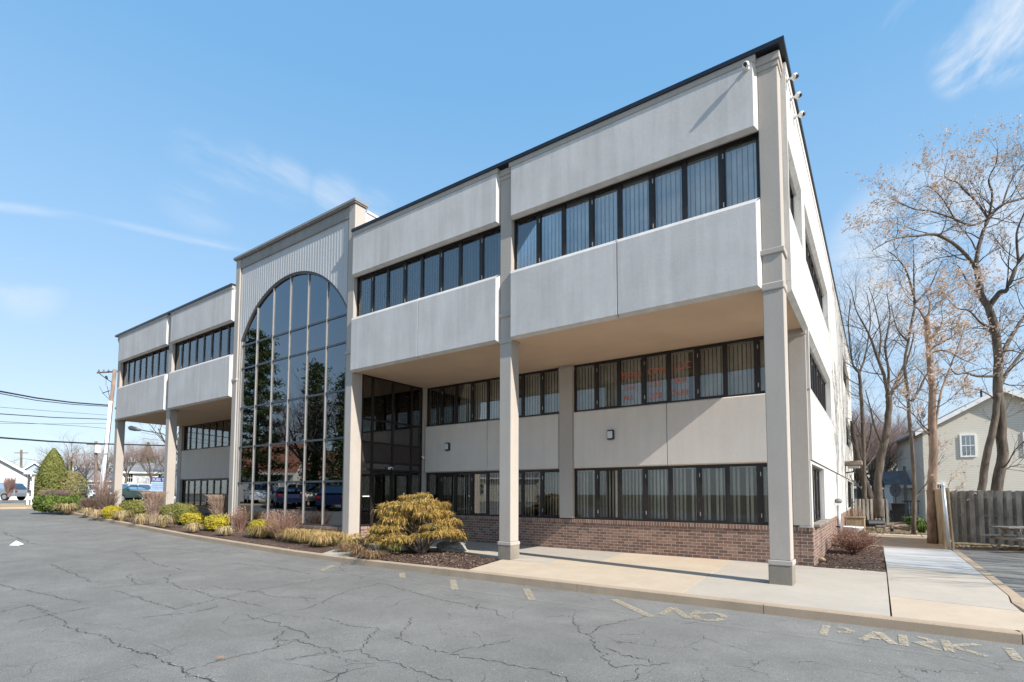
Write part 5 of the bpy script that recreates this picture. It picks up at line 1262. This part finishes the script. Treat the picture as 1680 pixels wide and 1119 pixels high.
mb = MB(); slabq(mb, a, b, zm, zt, .05); mb.build('header', plain('sign_blue',(.03,.06,.28),.4), t)
mb = MB(); slabq(mb, a, b, zb, zm-.01, .048); mb.build('board', plain('sign_pale',(.42,.55,.70),.4), t)
for x in (250, 274): mb = MB(); q = at(x,835,D7); mb.cbox(q.x-.05,q.x+.05,q.y-.05,q.y+.05,q.z-.2,zb-.01,.01); mb.build('post', WHITEP, t)
def textmesh(txt, size, mat, parent, P, X, Z, name, ext=.005):
    cu = bpy.data.curves.new('t', 'FONT'); cu.body = txt; cu.size = size; cu.extrude = ext; o = bpy.data.objects.new('t', cu); COL.objects.link(o)
    dg = bpy.context.evaluated_depsgraph_get(); dg.update(); me = bpy.data.meshes.new_from_object(o.evaluated_get(dg)); bpy.data.objects.remove(o)
    Nn = Vector(X).cross(Vector(Z)); M = Matrix((X, Z, Nn)).transposed().to_4x4(); M.translation = Vector(P)-(wloc(parent) if parent else Vector())
    me.transform(M); me.materials.clear(); me.materials.append(mat); ob = bpy.data.objects.new(name, me); COL.objects.link(ob); ob.parent = parent; return ob
textmesh('FUSS T', .30, WHITEP, t, Vector((a.x,a.y,zm+.06))+nn*.06+u*.12, u, Vector((0,0,1)), 'lettering')
mb = MB()
for k in range(4):
    z_ = zm-.14-k*.13; slabq(mb, a+u*.12, b-u*.2, z_-.03, z_, .055)
mb.build('small_lines', plain('sign_mid',(.10,.18,.42),.5), t)
# window lettering on the upper recess windows
RED = plain('red_vinyl', (.52,.12,.07), .6)
wt = thing('window_lettering', 'red lettering on the upper recessed windows right of the pilaster', 'lettering', (-4,D+.09,4.3))
wpx = .7125; y_ = D+.092
def wtext(txt, x, z, size): 
    o = textmesh(txt, size, RED, wt, (x, y_, z), Vector((1,0,0)), Vector((0,0,1)), 'lettering', .001)
w0 = -6.06
wtext('MARY', w0+2*wpx+.07, 4.85, .25); wtext('CPA', w0+3*wpx+.13, 4.87, .26); wtext('LLC', w0+4*wpx+.14, 4.92, .27)
wtext('THE', w0+2*wpx+.12, 4.52, .2); wtext('732', w0+3*wpx+.16, 4.52, .24); wtext('800', w0+4*wpx+.14, 4.55, .22)
wtext('ALL', w0+2*wpx+.12, 4.24, .2); wtext('378', w0+3*wpx+.16, 4.20, .24); wtext('7630', w0+4*wpx+.07, 4.22, .22)
# fences
FW = bark('fence_wood', (.17,.15,.13), (.42,.385,.335), 7); FWW = bark('fence_wood_warm', (.24,.18,.11), (.46,.36,.24), 7)
def fence(label, P0, P1, h, pitch=.235, bw=.135, mat=None, seed=1, post=None, lean=0, group=None, zb=-.12):
    r = random.Random(seed); P0 = Vector(P0); P1 = Vector(P1); d = (P1-P0); ln = d.length; u = d/ln; nn = Vector((u.y,-u.x,0)); t = thing('wooden_fence', label, 'fence', (P0.x,P0.y,zb), group)
    fr, bk, rl, ps = MB(), MB(), MB(), MB(); k = 0; s_ = 0
    def plank(mb, s0, s1, off, z0, z1, th=.02, ln_=0):
        a = P0+u*s0+nn*off; b = P0+u*s1+nn*off; vs = [a+nn*th, b+nn*th, b-nn*th, a-nn*th]; e = nn*ln_+u*r.uniform(-.012,.012)
        mb.add([(v.x,v.y,z0) for v in vs]+[(v.x+e.x,v.y+e.y,z1+r.uniform(-.015,.015)) for v in vs], [(3,2,1,0),(4,5,6,7),(0,1,5,4),(1,2,6,5),(2,3,7,6),(3,0,4,7)])
    while s_ < ln-bw*.5:
        plank(fr, s_, s_+bw, .05, zb+.08+r.uniform(-.02,.02), zb+h, ln_=lean); 
        if s_+pitch/2+bw < ln: plank(bk, s_+pitch/2, s_+pitch/2+bw, -.05, zb+.08, zb+h-.02, ln_=lean)
        s_ += pitch
    for z in (.3, h*.55, h*.88): 
        a = P0; b = P1; vs = [a+nn*.022, b+nn*.022, b-nn*.022, a-nn*.022]; e = nn*lean*z/h
        rl.add([(v.x+e.x,v.y+e.y,zb+z-.04) for v in vs]+[(v.x+e.x,v.y+e.y,zb+z+.04) for v in vs], [(3,2,1,0),(4,5,6,7),(0,1,5,4),(1,2,6,5),(2,3,7,6),(3,0,4,7)])
    s_ = 0
    fr.build('front_boards', mat, t); bk.build('rear_boards', mat, t); rl.build('rails', mat, t)
    while s_ <= ln:
        q = P0+u*s_-nn*.12; m2 = MB(); m2.box(q.x-.045,q.x+.045,q.y-.045,q.y+.045,zb-.1,zb+h+.02); m2.build('post', mat, t); s_ += 2.4
    return t
fence('long weathered grey board fence behind the picnic table', (3.2,13.75,0), (9.6,12.0,0), 1.88, mat=FW, seed=3)
fence('leaning brown fence run seen edge-on beside the bright metal post', (3.02,9.75,0), (2.86,14.1,0), 1.86, .20, .14, FWW, 4, lean=-.07, zb=-.05)
q0, q1 = onz(1402,864,-.02), onz(1459,863.5,-.02)
fence('short weathered board fence closing the yard behind the building', (q0.x,q0.y,0), (q1.x,q1.y,0), 1.42, .23, .14, bark('fence_wood_shaded', (.10,.09,.075), (.25,.22,.19), 7), 5, zb=-.02)  # darker copy of the fence wood: shade on these boards is in the colour
t = thing('fence_post', 'bright galvanised steel post leaning at the near end of the brown fence', 'post', (2.98,9.58,-.02)); q = onz(1558,903,-.02); dd_ = (q-CP).dot(fw)
mb = MB(); mb.tube([q+Vector((0,0,-.1)), at(1547,797,dd_)], .045, 12); mb.build('pole', GALV, t, True); mb = MB(); c = at(1546.8,796,dd_); mb.lathe([(.05,-.03),(.05,.01),(.03,.04),(.005,.05)], c, 10); mb.build('cap', GALV, t)
# picnic table
p = onz(1661,905,-.12); yawt = CAMYAW-.08
t = thing('picnic_table', 'weathered grey wooden picnic table at the right edge before the fence', 'table', (0,0,0))
def pb(mb, *a): mb.cbox(*a, .008); return mb
for k in range(5): mb = MB(); pb(mb,-.35,1.5,-.36+k*.148,-.36+k*.148+.138,.72,.76); mb.build('table_board', FW, t)
for sg in (-1,1):
    for k in range(2): mb = MB(); y = sg*.62+k*.145-.14; pb(mb,-.35,1.5,y,y+.135,.42,.455); mb.build('seat_board', FW, t)
for x in (0, 1.15):
    for sg in (-1,1): mb = MB(); mb.tube([(x,sg*.55,0),(x,sg*.22,.715)], .055, 4); mb.build('leg', FW, t)
    mb = MB(); mb.cbox(x-.05,x-.01,-.74,.74,.34,.42,.005); mb.cbox(x-.05,x-.01,-.36,.36,.64,.72,.005); mb.build('crossbar', FW, t)
mb = MB(); mb.tube([(0,0,.38),(.6,0,.7)], .035, 4); mb.build('brace', FW, t)
t.location = p; t.rotation_euler = (0,0,yawt)
# bins, barrel, planter, tub
def bin_(px, py, d, lab):
    q = at(px, py, d); t = thing('wheeled_bin', lab, 'bin', q); mb = MB(); o = 0
    for z, w in ((0,.22),(.05,.24),(.95,.31)): mb.v += [(q.x-w,q.y-w,q.z+z),(q.x+w,q.y-w,q.z+z),(q.x+w,q.y+w,q.z+z),(q.x-w,q.y+w,q.z+z)]
    for k in range(2): mb.f += [(k*4+i,k*4+(i+1)%4,(k+1)*4+(i+1)%4,(k+1)*4+i) for i in range(4)]
    mb.f += [(3,2,1,0),(8,9,10,11)]; mb.build('bin_body', BLACKP, t)
    mb = MB(); mb.cbox(q.x-.34,q.x+.34,q.y-.36,q.y+.34,q.z+.952,q.z+1.03,.02); mb.build('lid', BLACKP, t)
    for s_ in (-1,1): mb = MB(); mb.tube([(q.x+s_*.2,q.y+.28,q.z+.1),(q.x+s_*.27,q.y+.28,q.z+.1)], .1, 12); mb.build('wheel', TYRE, t)
bin_(1474, 855, 30, 'tall black wheeled bin right of the small fence')
q = onz(1435, 864, 0); mb = MB(); uu = rt*.42; cz = Vector((0,0,.17)); mb.tube([q-uu+cz, q-uu*.95+cz, q+uu*.95+cz, q+uu+cz], [.13,.18,.18,.13], 14); solo(mb, 'barrel', BLACKP, 'black plastic barrel lying in front of the small wooden fence', 'barrel')
t = thing('planter', 'square wooden planter with dry stems against the side wall', 'planter', (.42,16.6,0)); mb = MB(); mb.cbox(.12,.78,16.2,17.0,.02,.62,.02); mb.build('box', FWW, t)
mb = MB(); mb.box(.1,.8,16.18,17.02,.622,.66); mb.build('rim', FWW, t); mb = MB(); r = random.Random(1)
for _ in range(40): a = Vector((r.uniform(.2,.7),r.uniform(16.3,16.9),.6)); mb.tube([a, a+Vector((r.uniform(-.15,.15),r.uniform(-.15,.15),r.uniform(.2,.6)))], .008, 3)
mb.build('dry_stems', TWIGT, t)
mb = MB(); mb.lathe([(.27,0),(.30,.04),(.33,.34),(.35,.36),(.35,.40),(.30,.41),(.28,.30)], (.45,13.3,0), 24); solo(mb, 'tub', WHITEP, 'round white plastic tub on the ground beside the side wall', 'tub', smooth=True)
t = thing('trellis', 'rusty A-shaped trellis leaning by the reddish trunk', 'trellis', onz(1526,886,0)); q = onz(1521,886,0); w_ = onz(1530,884,0); tp = Vector((w_.x+.05,w_.y+.25,.85))
for e in (q, w_, w_+Vector((.3,.3,0))): mb = MB(); mb.tube([e, tp], .018, 6); mb.build('leg', plain('rust',(.12,.06,.04),.9), t)
# yard clutter: ground-hugging things right of the small fence
r = random.Random(12)
for k in range(7):
    q = onz(1470+r.uniform(-10,40), 866+r.uniform(-4,6), 0); a = r.uniform(0,3.1); mb = MB(); u2 = Vector((math.cos(a),math.sin(a),0))*r.uniform(.4,.9); mb.tube([q-u2+Vector((0,0,.06)), q+u2+Vector((0,0,.10+r.random()*.1))], r.uniform(.04,.07), 8)
    solo(mb, 'log', BARK2 if k%2 else BARK1, 'short log lying in the leaf litter of the back yard', 'log', 'logs lying in the back yard')
for i, (px, py, d, lab) in enumerate(((1512,868,23,'green leafy clump between slender and stripped trees'),(1500,862,27,'green leafy clump behind the slender tree'))):
    q = at(px, py, d); q.z = -.05; mb = MB(); clump(mb, q, .55, .5, 260, random.Random(i), .03); solo(mb, 'green_clump', GREENL, lab, 'plant')
def ground_leaves():
    mb = MB(); r = random.Random(21)
    for _ in range(5200):
        x = r.uniform(-.3, 9); y = r.uniform(11.9, 30) if x < 3.1 or r.random() < .1 else r.uniform(12, 13.4)
        if x < 3.0 and y < 16: 
            if r.random() > .06: continue
        z = .012 if x < 3 and y < 16.2 else (-.115 if y < 13.5 and x > 3 else -.15)
        leaf(mb, Vector((x,y,z+r.uniform(0,.03))), Vector((r.uniform(-.5,.5),r.uniform(-.5,.5),1)), .05, .03, r)
    mb.build('leaf_litter', leafmat('litter', [(.28,.18,.10),(.40,.28,.17),(.2,.12,.07),(.46,.36,.26)], .9, 0), kind='stuff')
ground_leaves()
# left trees
def cone(name, label, px0, px1, pytop, pyb, d, mat, seed, n=9000, ls=.07, egg=False):
    r = random.Random(seed); b = at((px0+px1)/2, pyb, d); s = d/FPX; W = (px1-px0)*s/2; Hh = (pyb-pytop)*s; t = thing(name, label, 'tree', b); mb = MB()
    for _ in range(n):
        u = r.random()**.9; a = r.uniform(0,6.28); w_ = W*((math.sin(min(1,(u*1.15+.12))*math.pi)**.7) if egg else min(1,(1-u)*1.9+.02)**.8*(1 if u > .08 else .8))
        w_ *= (1+.12*math.sin(5*a+9*u)+.08*math.sin(11*a+3))*r.uniform(.66,1.08)
        leaf(mb, b+Vector((w_*math.cos(a), w_*math.sin(a), Hh*u)), Vector((math.cos(a)+r.uniform(-.6,.6), math.sin(a)+r.uniform(-.6,.6), r.uniform(-.2,.9))), ls*r.uniform(.7,1.4), ls*.4, r)
    mb.build('crown', mat, t); mb = MB(); mb.tube([b-Vector((0,0,.3)), b+Vector((0,0,Hh*.85))], [W*.10,W*.02], 8); mb.build('trunk', BARK1, t); return t
ARB = leafmat('arborvitae', [(.13,.16,.03),(.22,.24,.05),(.30,.30,.08),(.08,.10,.02),(.26,.22,.09)])
ARB2 = leafmat('olive_brown', [(.22,.19,.07),(.30,.24,.10),(.18,.20,.05),(.34,.28,.14)])
cone('arborvitae', 'cone shaped yellow-green evergreen beyond the hedge', 62, 106, 736, 822, 50, ARB, 41, 17000, .10)
cone('rounded_evergreen', 'rounded olive-brown evergreen touching the cone shaped one', 88, 140, 757, 822, 51, ARB2, 42, 11000, .085, True)
put(bC, 106, 815, 68, 1.05, first=True)
PK = 'bare trees along the far street'
def pt(px, d, sc, src=None): 
    o = put(src or bA, px, 812, d, sc); o['label'] = 'bare brownish tree along the far street beyond the lot'; o['group'] = PK; return o
for px, d, sc in ((205,62,.85),(222,72,1.0),(246,66,.9),(262,80,1.1),(140,66,.75),(172,64,.8),(190,75,.95),(128,58,.62),(235,90,1.3),(0,90,.8),(70,100,1.0),(286,70,1.0),(20,110,.9)): pt(px, d, sc, bB if px % 4 == 0 else bA)
o = put(bC, 300, 812, 42, 1.15, 'tall dark bare tree whose limbs reach beneath the left soffit'); 
cone('pine_tree', 'loose green pine in the gap between the end columns', 228, 252, 726, 800, 75, leafmat('pine_far', [(.10,.13,.05),(.16,.18,.08),(.22,.2,.1)]), 43, 2600, .16)
twigbush('redbud_tree', TWP, 140, 182, 770, 838, 'small multi-stemmed bare tree in front of the utility pole', 44, 60, .92, False, rad=.02, d=38)
twigbush('red_shrub', TWP, 0, 18, 783, 815, 'reddish bare bush before the white gabled house', 45, 260, .8, False, rad=.014, d=41)
twigbush('red_shrub', TWP, 60, 110, 803, 820, 'reddish bare bushes at the foot of the cone shaped evergreen', 46, 300, .8, False, rad=.012, d=46)
# verge and street on the left
mb = MB()
for i in range(8):
    y0 = -34+i*18; mb.add([(-68,y0,H(-68)+.012),(-46.8,y0,H(-46.8)+.012),(-46.8,y0+18,H(-46.8)+.012),(-68,y0+18,H(-68)+.012)], [(0,1,2,3)])
mb.build('side_street', ASPH, kind='structure')
VG = soil(); VG.name = 'dry_lawn'
for n_ in VG.node_tree.nodes:
    if n_.type == 'VALTORGB' and abs(n_.color_ramp.elements[0].color[1]-.11) < .01:
        for e_, c_ in zip(n_.color_ramp.elements, ((.30,.26,.12,1),(.40,.31,.18,1),(.44,.34,.22,1))): e_.color = c_
mb = MB(); vs_ = [(-37.4,-34),(-37.4,-2.2),(-38.5,.5),(-42,2.4),(-46.7,2.4),(-46.7,-34)]; mb.add([(x,y,H(x)+.10) for x, y in vs_]+[(x,y,H(x)-.2) for x, y in vs_], [(0,5,4,3,2,1)]+[(i,(i+1)%6,6+(i+1)%6,6+i) for i in range(6)]); mb.build('grass_verge', VG, kind='structure')
kerb_run([(-37.2,-34,H(-37)+.11),(-37.2,-20,H(-37)+.11),(-37.2,-8,H(-37)+.11),(-37.2,-2.2,H(-37)+.11),(-38.3,.6,H(-38)+.11)], .2)
# ---- across the street: things the arched window mirrors
def am(px, py, d): p = at(px, py, d); p.y = .32-p.y; return p
def gm(px, d): p = am(px, 812, d); p.z = H(p.x); return p
def pine(label, p, h, W, seed, n=9000):
    r = random.Random(seed); t = thing('evergreen_tree', label, 'tree', p); mb = MB(); lm = MB()
    lm.tube([p+Vector((0,0,-.3)), p+Vector((0,0,h*.5)), p+Vector((.1,0,h*.97))], [.28,.18,.04], 8)
    k = 0
    while k < 46:
        u = .10+.86*k/46; z = h*u; a = k*2.4; ln = W*(1-u)**.6*r.uniform(.6,1.1)+.3; e = p+Vector((math.cos(a)*ln, math.sin(a)*ln, z+ln*.12)); s0 = p+Vector((0,0,z)); lm.tube([s0, e], [.06,.02], 4)
        for _ in range(int(n/46)):
            q = s0.lerp(e, r.uniform(.25,1.05))+Vector((r.gauss(0,.32),r.gauss(0,.32),r.gauss(0,.16))); leaf(mb, q, Vector((r.uniform(-1,1),r.uniform(-1,1),r.uniform(0,1))), .17*r.uniform(.6,1.3), .05, r)
        k += 1
    mb.build('crown', leafmat('pine_needles_%d'%seed, [(.05,.08,.02),(.10,.13,.03),(.16,.18,.05),(.03,.05,.02)]), t); lm.build('trunk', BARK1, t)
pine('tall pine across the lot, mirrored at the left of the arched window', gm(418, 42), 14.5, 2.6, 61, 13000)
pine('narrow ivy covered tree across the lot, mirrored right of the window centre', gm(515, 40), 11.5, .9, 62, 5500)
pine('narrow ivy covered tree across the lot, mirrored at the right pane edge', gm(566, 38), 10.0, .8, 63, 5000)
for i, (px, d, sc) in enumerate(((500,42,1.35),(545,40,1.2),(470,70,1.3),(590,44,1.3),(640,50,1.3),(360,60,1.4),(700,60,1.3),(450,70,1.6))):
    q = gm(px, d); o = dup(bA if i % 2 else bC, q, i*1.3, sc, 'bare tree across the lot, mirrored in the windows', 'bare trees across the lot')
wallr = plain('mirrored_brick', (.30,.14,.09), .9, 0, .2, 4)
house('house with a rust-red roof across the lot, mirrored low at the arch left', gm(415, 52), 3.14-CAMYAW, 8, 7, 3.0, 6.0, SID_BE, ROOFO, [(-2,1.5,1,1.2),(2,1.5,1,1.2)], 'x')
house('low house with a rust-red roof across the lot, mirrored in the middle panes', gm(500, 54), 3.14-CAMYAW, 9, 7, 2.7, 5.4, SID_W, ROOFO, [(-2,1.5,1,1.2),(2,1.5,1,1.2)], 'x')
house('white house across the lot, mirrored near the right pier', gm(585, 60), 3.14-CAMYAW, 9, 7, 3.0, 5.2, SID_W, ROOFG, [(-2,1.5,1,1.2),(2,1.5,1,1.2)], 'y')
house('tan house across the lot, mirrored in the ground floor windows', gm(760, 60), 3.14-CAMYAW, 11, 7, 3.0, 5.2, SID_BE, ROOFG, [(-2,1.5,1,1.2),(2,1.5,1,1.2)], 'x')
gA = 'cars parked across the lot'
car('tan estate car across the lot, mirrored in the bottom middle pane', gm(492, 40), -CAMYAW+.9, CT, True, gA)
car('dark blue car across the lot, mirrored right of the tan one', gm(474, 37), -CAMYAW+1.1, CB, False, gA)
car('dark blue car across the lot, mirrored near the right pier', gm(552, 36), -CAMYAW+1.4, CB, True, gA)
car('white car across the lot, mirrored in the bottom left pane', gm(425, 42), -CAMYAW+1.0, CW, True, gA)
# ------------------------------------------------------------------ light and sky
SUNAZ, SUNEL = R(-9.8), R(36)
sd = Vector((math.cos(SUNAZ)*math.cos(SUNEL), math.sin(SUNAZ)*math.cos(SUNEL), math.sin(SUNEL)))
sl = bpy.data.lights.new('sun', 'SUN'); sl.energy = 4.2; sl.angle = R(.55); sl.color = (1,.95,.88)
so = bpy.data.objects.new('sun', sl); COL.objects.link(so); so.rotation_euler = sd.to_track_quat('Z', 'Y').to_euler()
w = bpy.data.worlds.new('World'); S.world = w; w.use_nodes = True; nt = w.node_tree
bg = nt.nodes['Background']; bg.inputs['Strength'].default_value = .125
sky = nt.nodes.new('ShaderNodeTexSky'); sky.sky_type = 'NISHITA'; sky.sun_disc = False; sky.sun_elevation = SUNEL; sky.sun_rotation = R(99.8)
sky.air_density = 1.0; sky.dust_density = .6; sky.ozone_density = 2.2; sky.altitude = 50
tc = nt.nodes.new('ShaderNodeTexCoord').outputs['Generated']
def dirn(px, py): return ray(px, py).normalized()
def blob(c, r0, r1):                                        # soft patch of sky around a direction
    d = N(nt, 'ShaderNodeVectorMath', operation='DOT_PRODUCT'); L(nt, tc, d.inputs[0]); d.inputs[1].default_value = c
    mr = N(nt, 'ShaderNodeMapRange'); mr.interpolation_type = 'SMOOTHSTEP'; L(nt, d.outputs['Value'], mr.inputs[0])
    mr.inputs[1].default_value = math.cos(r1); mr.inputs[2].default_value = math.cos(r0); return mr.outputs[0]
def mth(op, a, b, clamp=False):
    n = N(nt, 'ShaderNodeMath', operation=op); n.use_clamp = clamp
    for i, v in enumerate((a, b)):
        if isinstance(v, (int, float)): n.inputs[i].default_value = v
        else: L(nt, v, n.inputs[i])
    return n.outputs[0]
def streaks(ax, sc, st, seed, t0, t1):                      # wisps stretched along a direction on the dome
    ax = ax.normalized(); o = ax.orthogonal().normalized()
    q = Matrix((ax, o, ax.cross(o)))
    comb = nt.nodes.new('ShaderNodeCombineXYZ')
    for i, rw in enumerate(q):
        d = N(nt, 'ShaderNodeVectorMath', operation='DOT_PRODUCT'); L(nt, tc, d.inputs[0]); d.inputs[1].default_value = rw
        L(nt, mth('MULTIPLY_ADD', d.outputs['Value'], sc*(st if i == 0 else 1)) if False else mth('MULTIPLY', d.outputs['Value'], sc*(st if i == 0 else 1)), comb.inputs[i])
    n = N(nt, 'ShaderNodeTexNoise', Scale=1.0, Detail=7.0, Roughness=.6, Distortion=.5); 
    ad = N(nt, 'ShaderNodeVectorMath', operation='ADD'); L(nt, comb.outputs[0], ad.inputs[0]); ad.inputs[1].default_value = (seed, seed*.7, seed*1.3); L(nt, ad.outputs[0], n.inputs['Vector'])
    mr = N(nt, 'ShaderNodeMapRange'); mr.interpolation_type = 'SMOOTHSTEP'; L(nt, n.outputs['Fac'], mr.inputs[0]); mr.inputs[1].default_value = t0; mr.inputs[2].default_value = t1
    return mr.outputs[0]
tot = None
def addc(v, k):
    global tot
    v = mth('MULTIPLY', v, k); tot = v if tot is None else mth('ADD', tot, v, True)
# bright cirrus at top right
A = dirn(1650,20)-dirn(1560,110)
addc(mth('MULTIPLY', mth('MAXIMUM', blob(dirn(1672,30), .0, .075), mth('MAXIMUM', blob(dirn(1600,85), .01, .055), blob(dirn(1660,75), .0, .05))), streaks(A, 16, .4, 3, .36, .62)), .72)
addc(mth('MULTIPLY', blob(dirn(1510,55), .0, .07), streaks(A, 14, .35, 8, .5, .7)), .35)
# long thin trail left
A = dirn(380,403)-dirn(5,338)
nrm = dirn(380,403).cross(dirn(5,338)).normalized()
dd = N(nt, 'ShaderNodeVectorMath', operation='DOT_PRODUCT'); L(nt, tc, dd.inputs[0]); dd.inputs[1].default_value = nrm
ab = mth('ABSOLUTE', mth('ADD', dd.outputs['Value'], mth('MULTIPLY', mth('SUBTRACT', noise(nt, tc, 6, 3), .5), .02)), 0)
mrt = N(nt, 'ShaderNodeMapRange'); mrt.interpolation_type = 'SMOOTHSTEP'; L(nt, ab, mrt.inputs[0]); mrt.inputs[1].default_value = .010; mrt.inputs[2].default_value = 0
addc(mth('MULTIPLY', mth('MULTIPLY', mrt.outputs[0], blob(dirn(195,370), .10, .26)), streaks(A, 22, .2, 1, .40, .72)), .34)
A = dirn(620,350)-dirn(430,270)
wz = None
for (x, y, r_) in ((470,300,.05),(540,320,.04),(560,325,.05),(400,290,.06),(620,340,.04),(330,300,.08)):
    b_ = blob(dirn(x, y), .0, r_); wz = b_ if wz is None else mth('MAXIMUM', wz, b_)
addc(mth('MULTIPLY', wz, streaks(A, 9, .22, 5, .42, .68)), .36)
addc(mth('MULTIPLY', blob(dirn(1520,425), .03, .15), streaks(Vector((1,.7,.1)), 9, .5, 6, .34, .58)), .8)   # cloud behind the trees
addc(mth('MULTIPLY', blob(dirn(30,462), .0, .06), streaks(Vector((1,.7,0)), 9, .3, 2, .42, .62)), .30)
addc(mth('MULTIPLY', blob(Vector((-.2,-.9,.35)), .1, .9), streaks(Vector((1,.2,.1)), 5, .35, 12, .5, .75)), .45)  # across the street, mirrored in the glass
# pale band low down: thin high haze thickens towards the horizon
sep = nt.nodes.new('ShaderNodeSeparateXYZ'); L(nt, tc, sep.inputs[0])
grad = ramp(nt, sep.outputs[2], [(0,(3.3/5,3.95/5,4.5/5)),(.12,(2.95/5,3.7/5,4.45/5)),(.34,(1.8/5,3.05/5,4.5/5)),(.62,(1.0/5,2.4/5,4.15/5)),(1,(.8/5,1.95/5,3.7/5))])
sc5 = N(nt, 'ShaderNodeVectorMath', operation='SCALE'); L(nt, grad, sc5.inputs[0]); sc5.inputs['Scale'].default_value = 5.0
CLC = (4.3,4.5,4.75)
c1 = mixc(nt, .80, sky.outputs[0], sc5.outputs[0])
c2 = mixc(nt, tot, c1, CLC)
L(nt, c2, bg.inputs['Color'])
vs = S.view_settings; vs.view_transform = 'Standard'; vs.look = 'None'; vs.exposure = 0.8; vs.gamma = 1
S.cycles.max_bounces = 6; S.cycles.transparent_max_bounces = 12; S.cycles.use_denoising = True
S.cycles.sample_clamp_indirect = 6
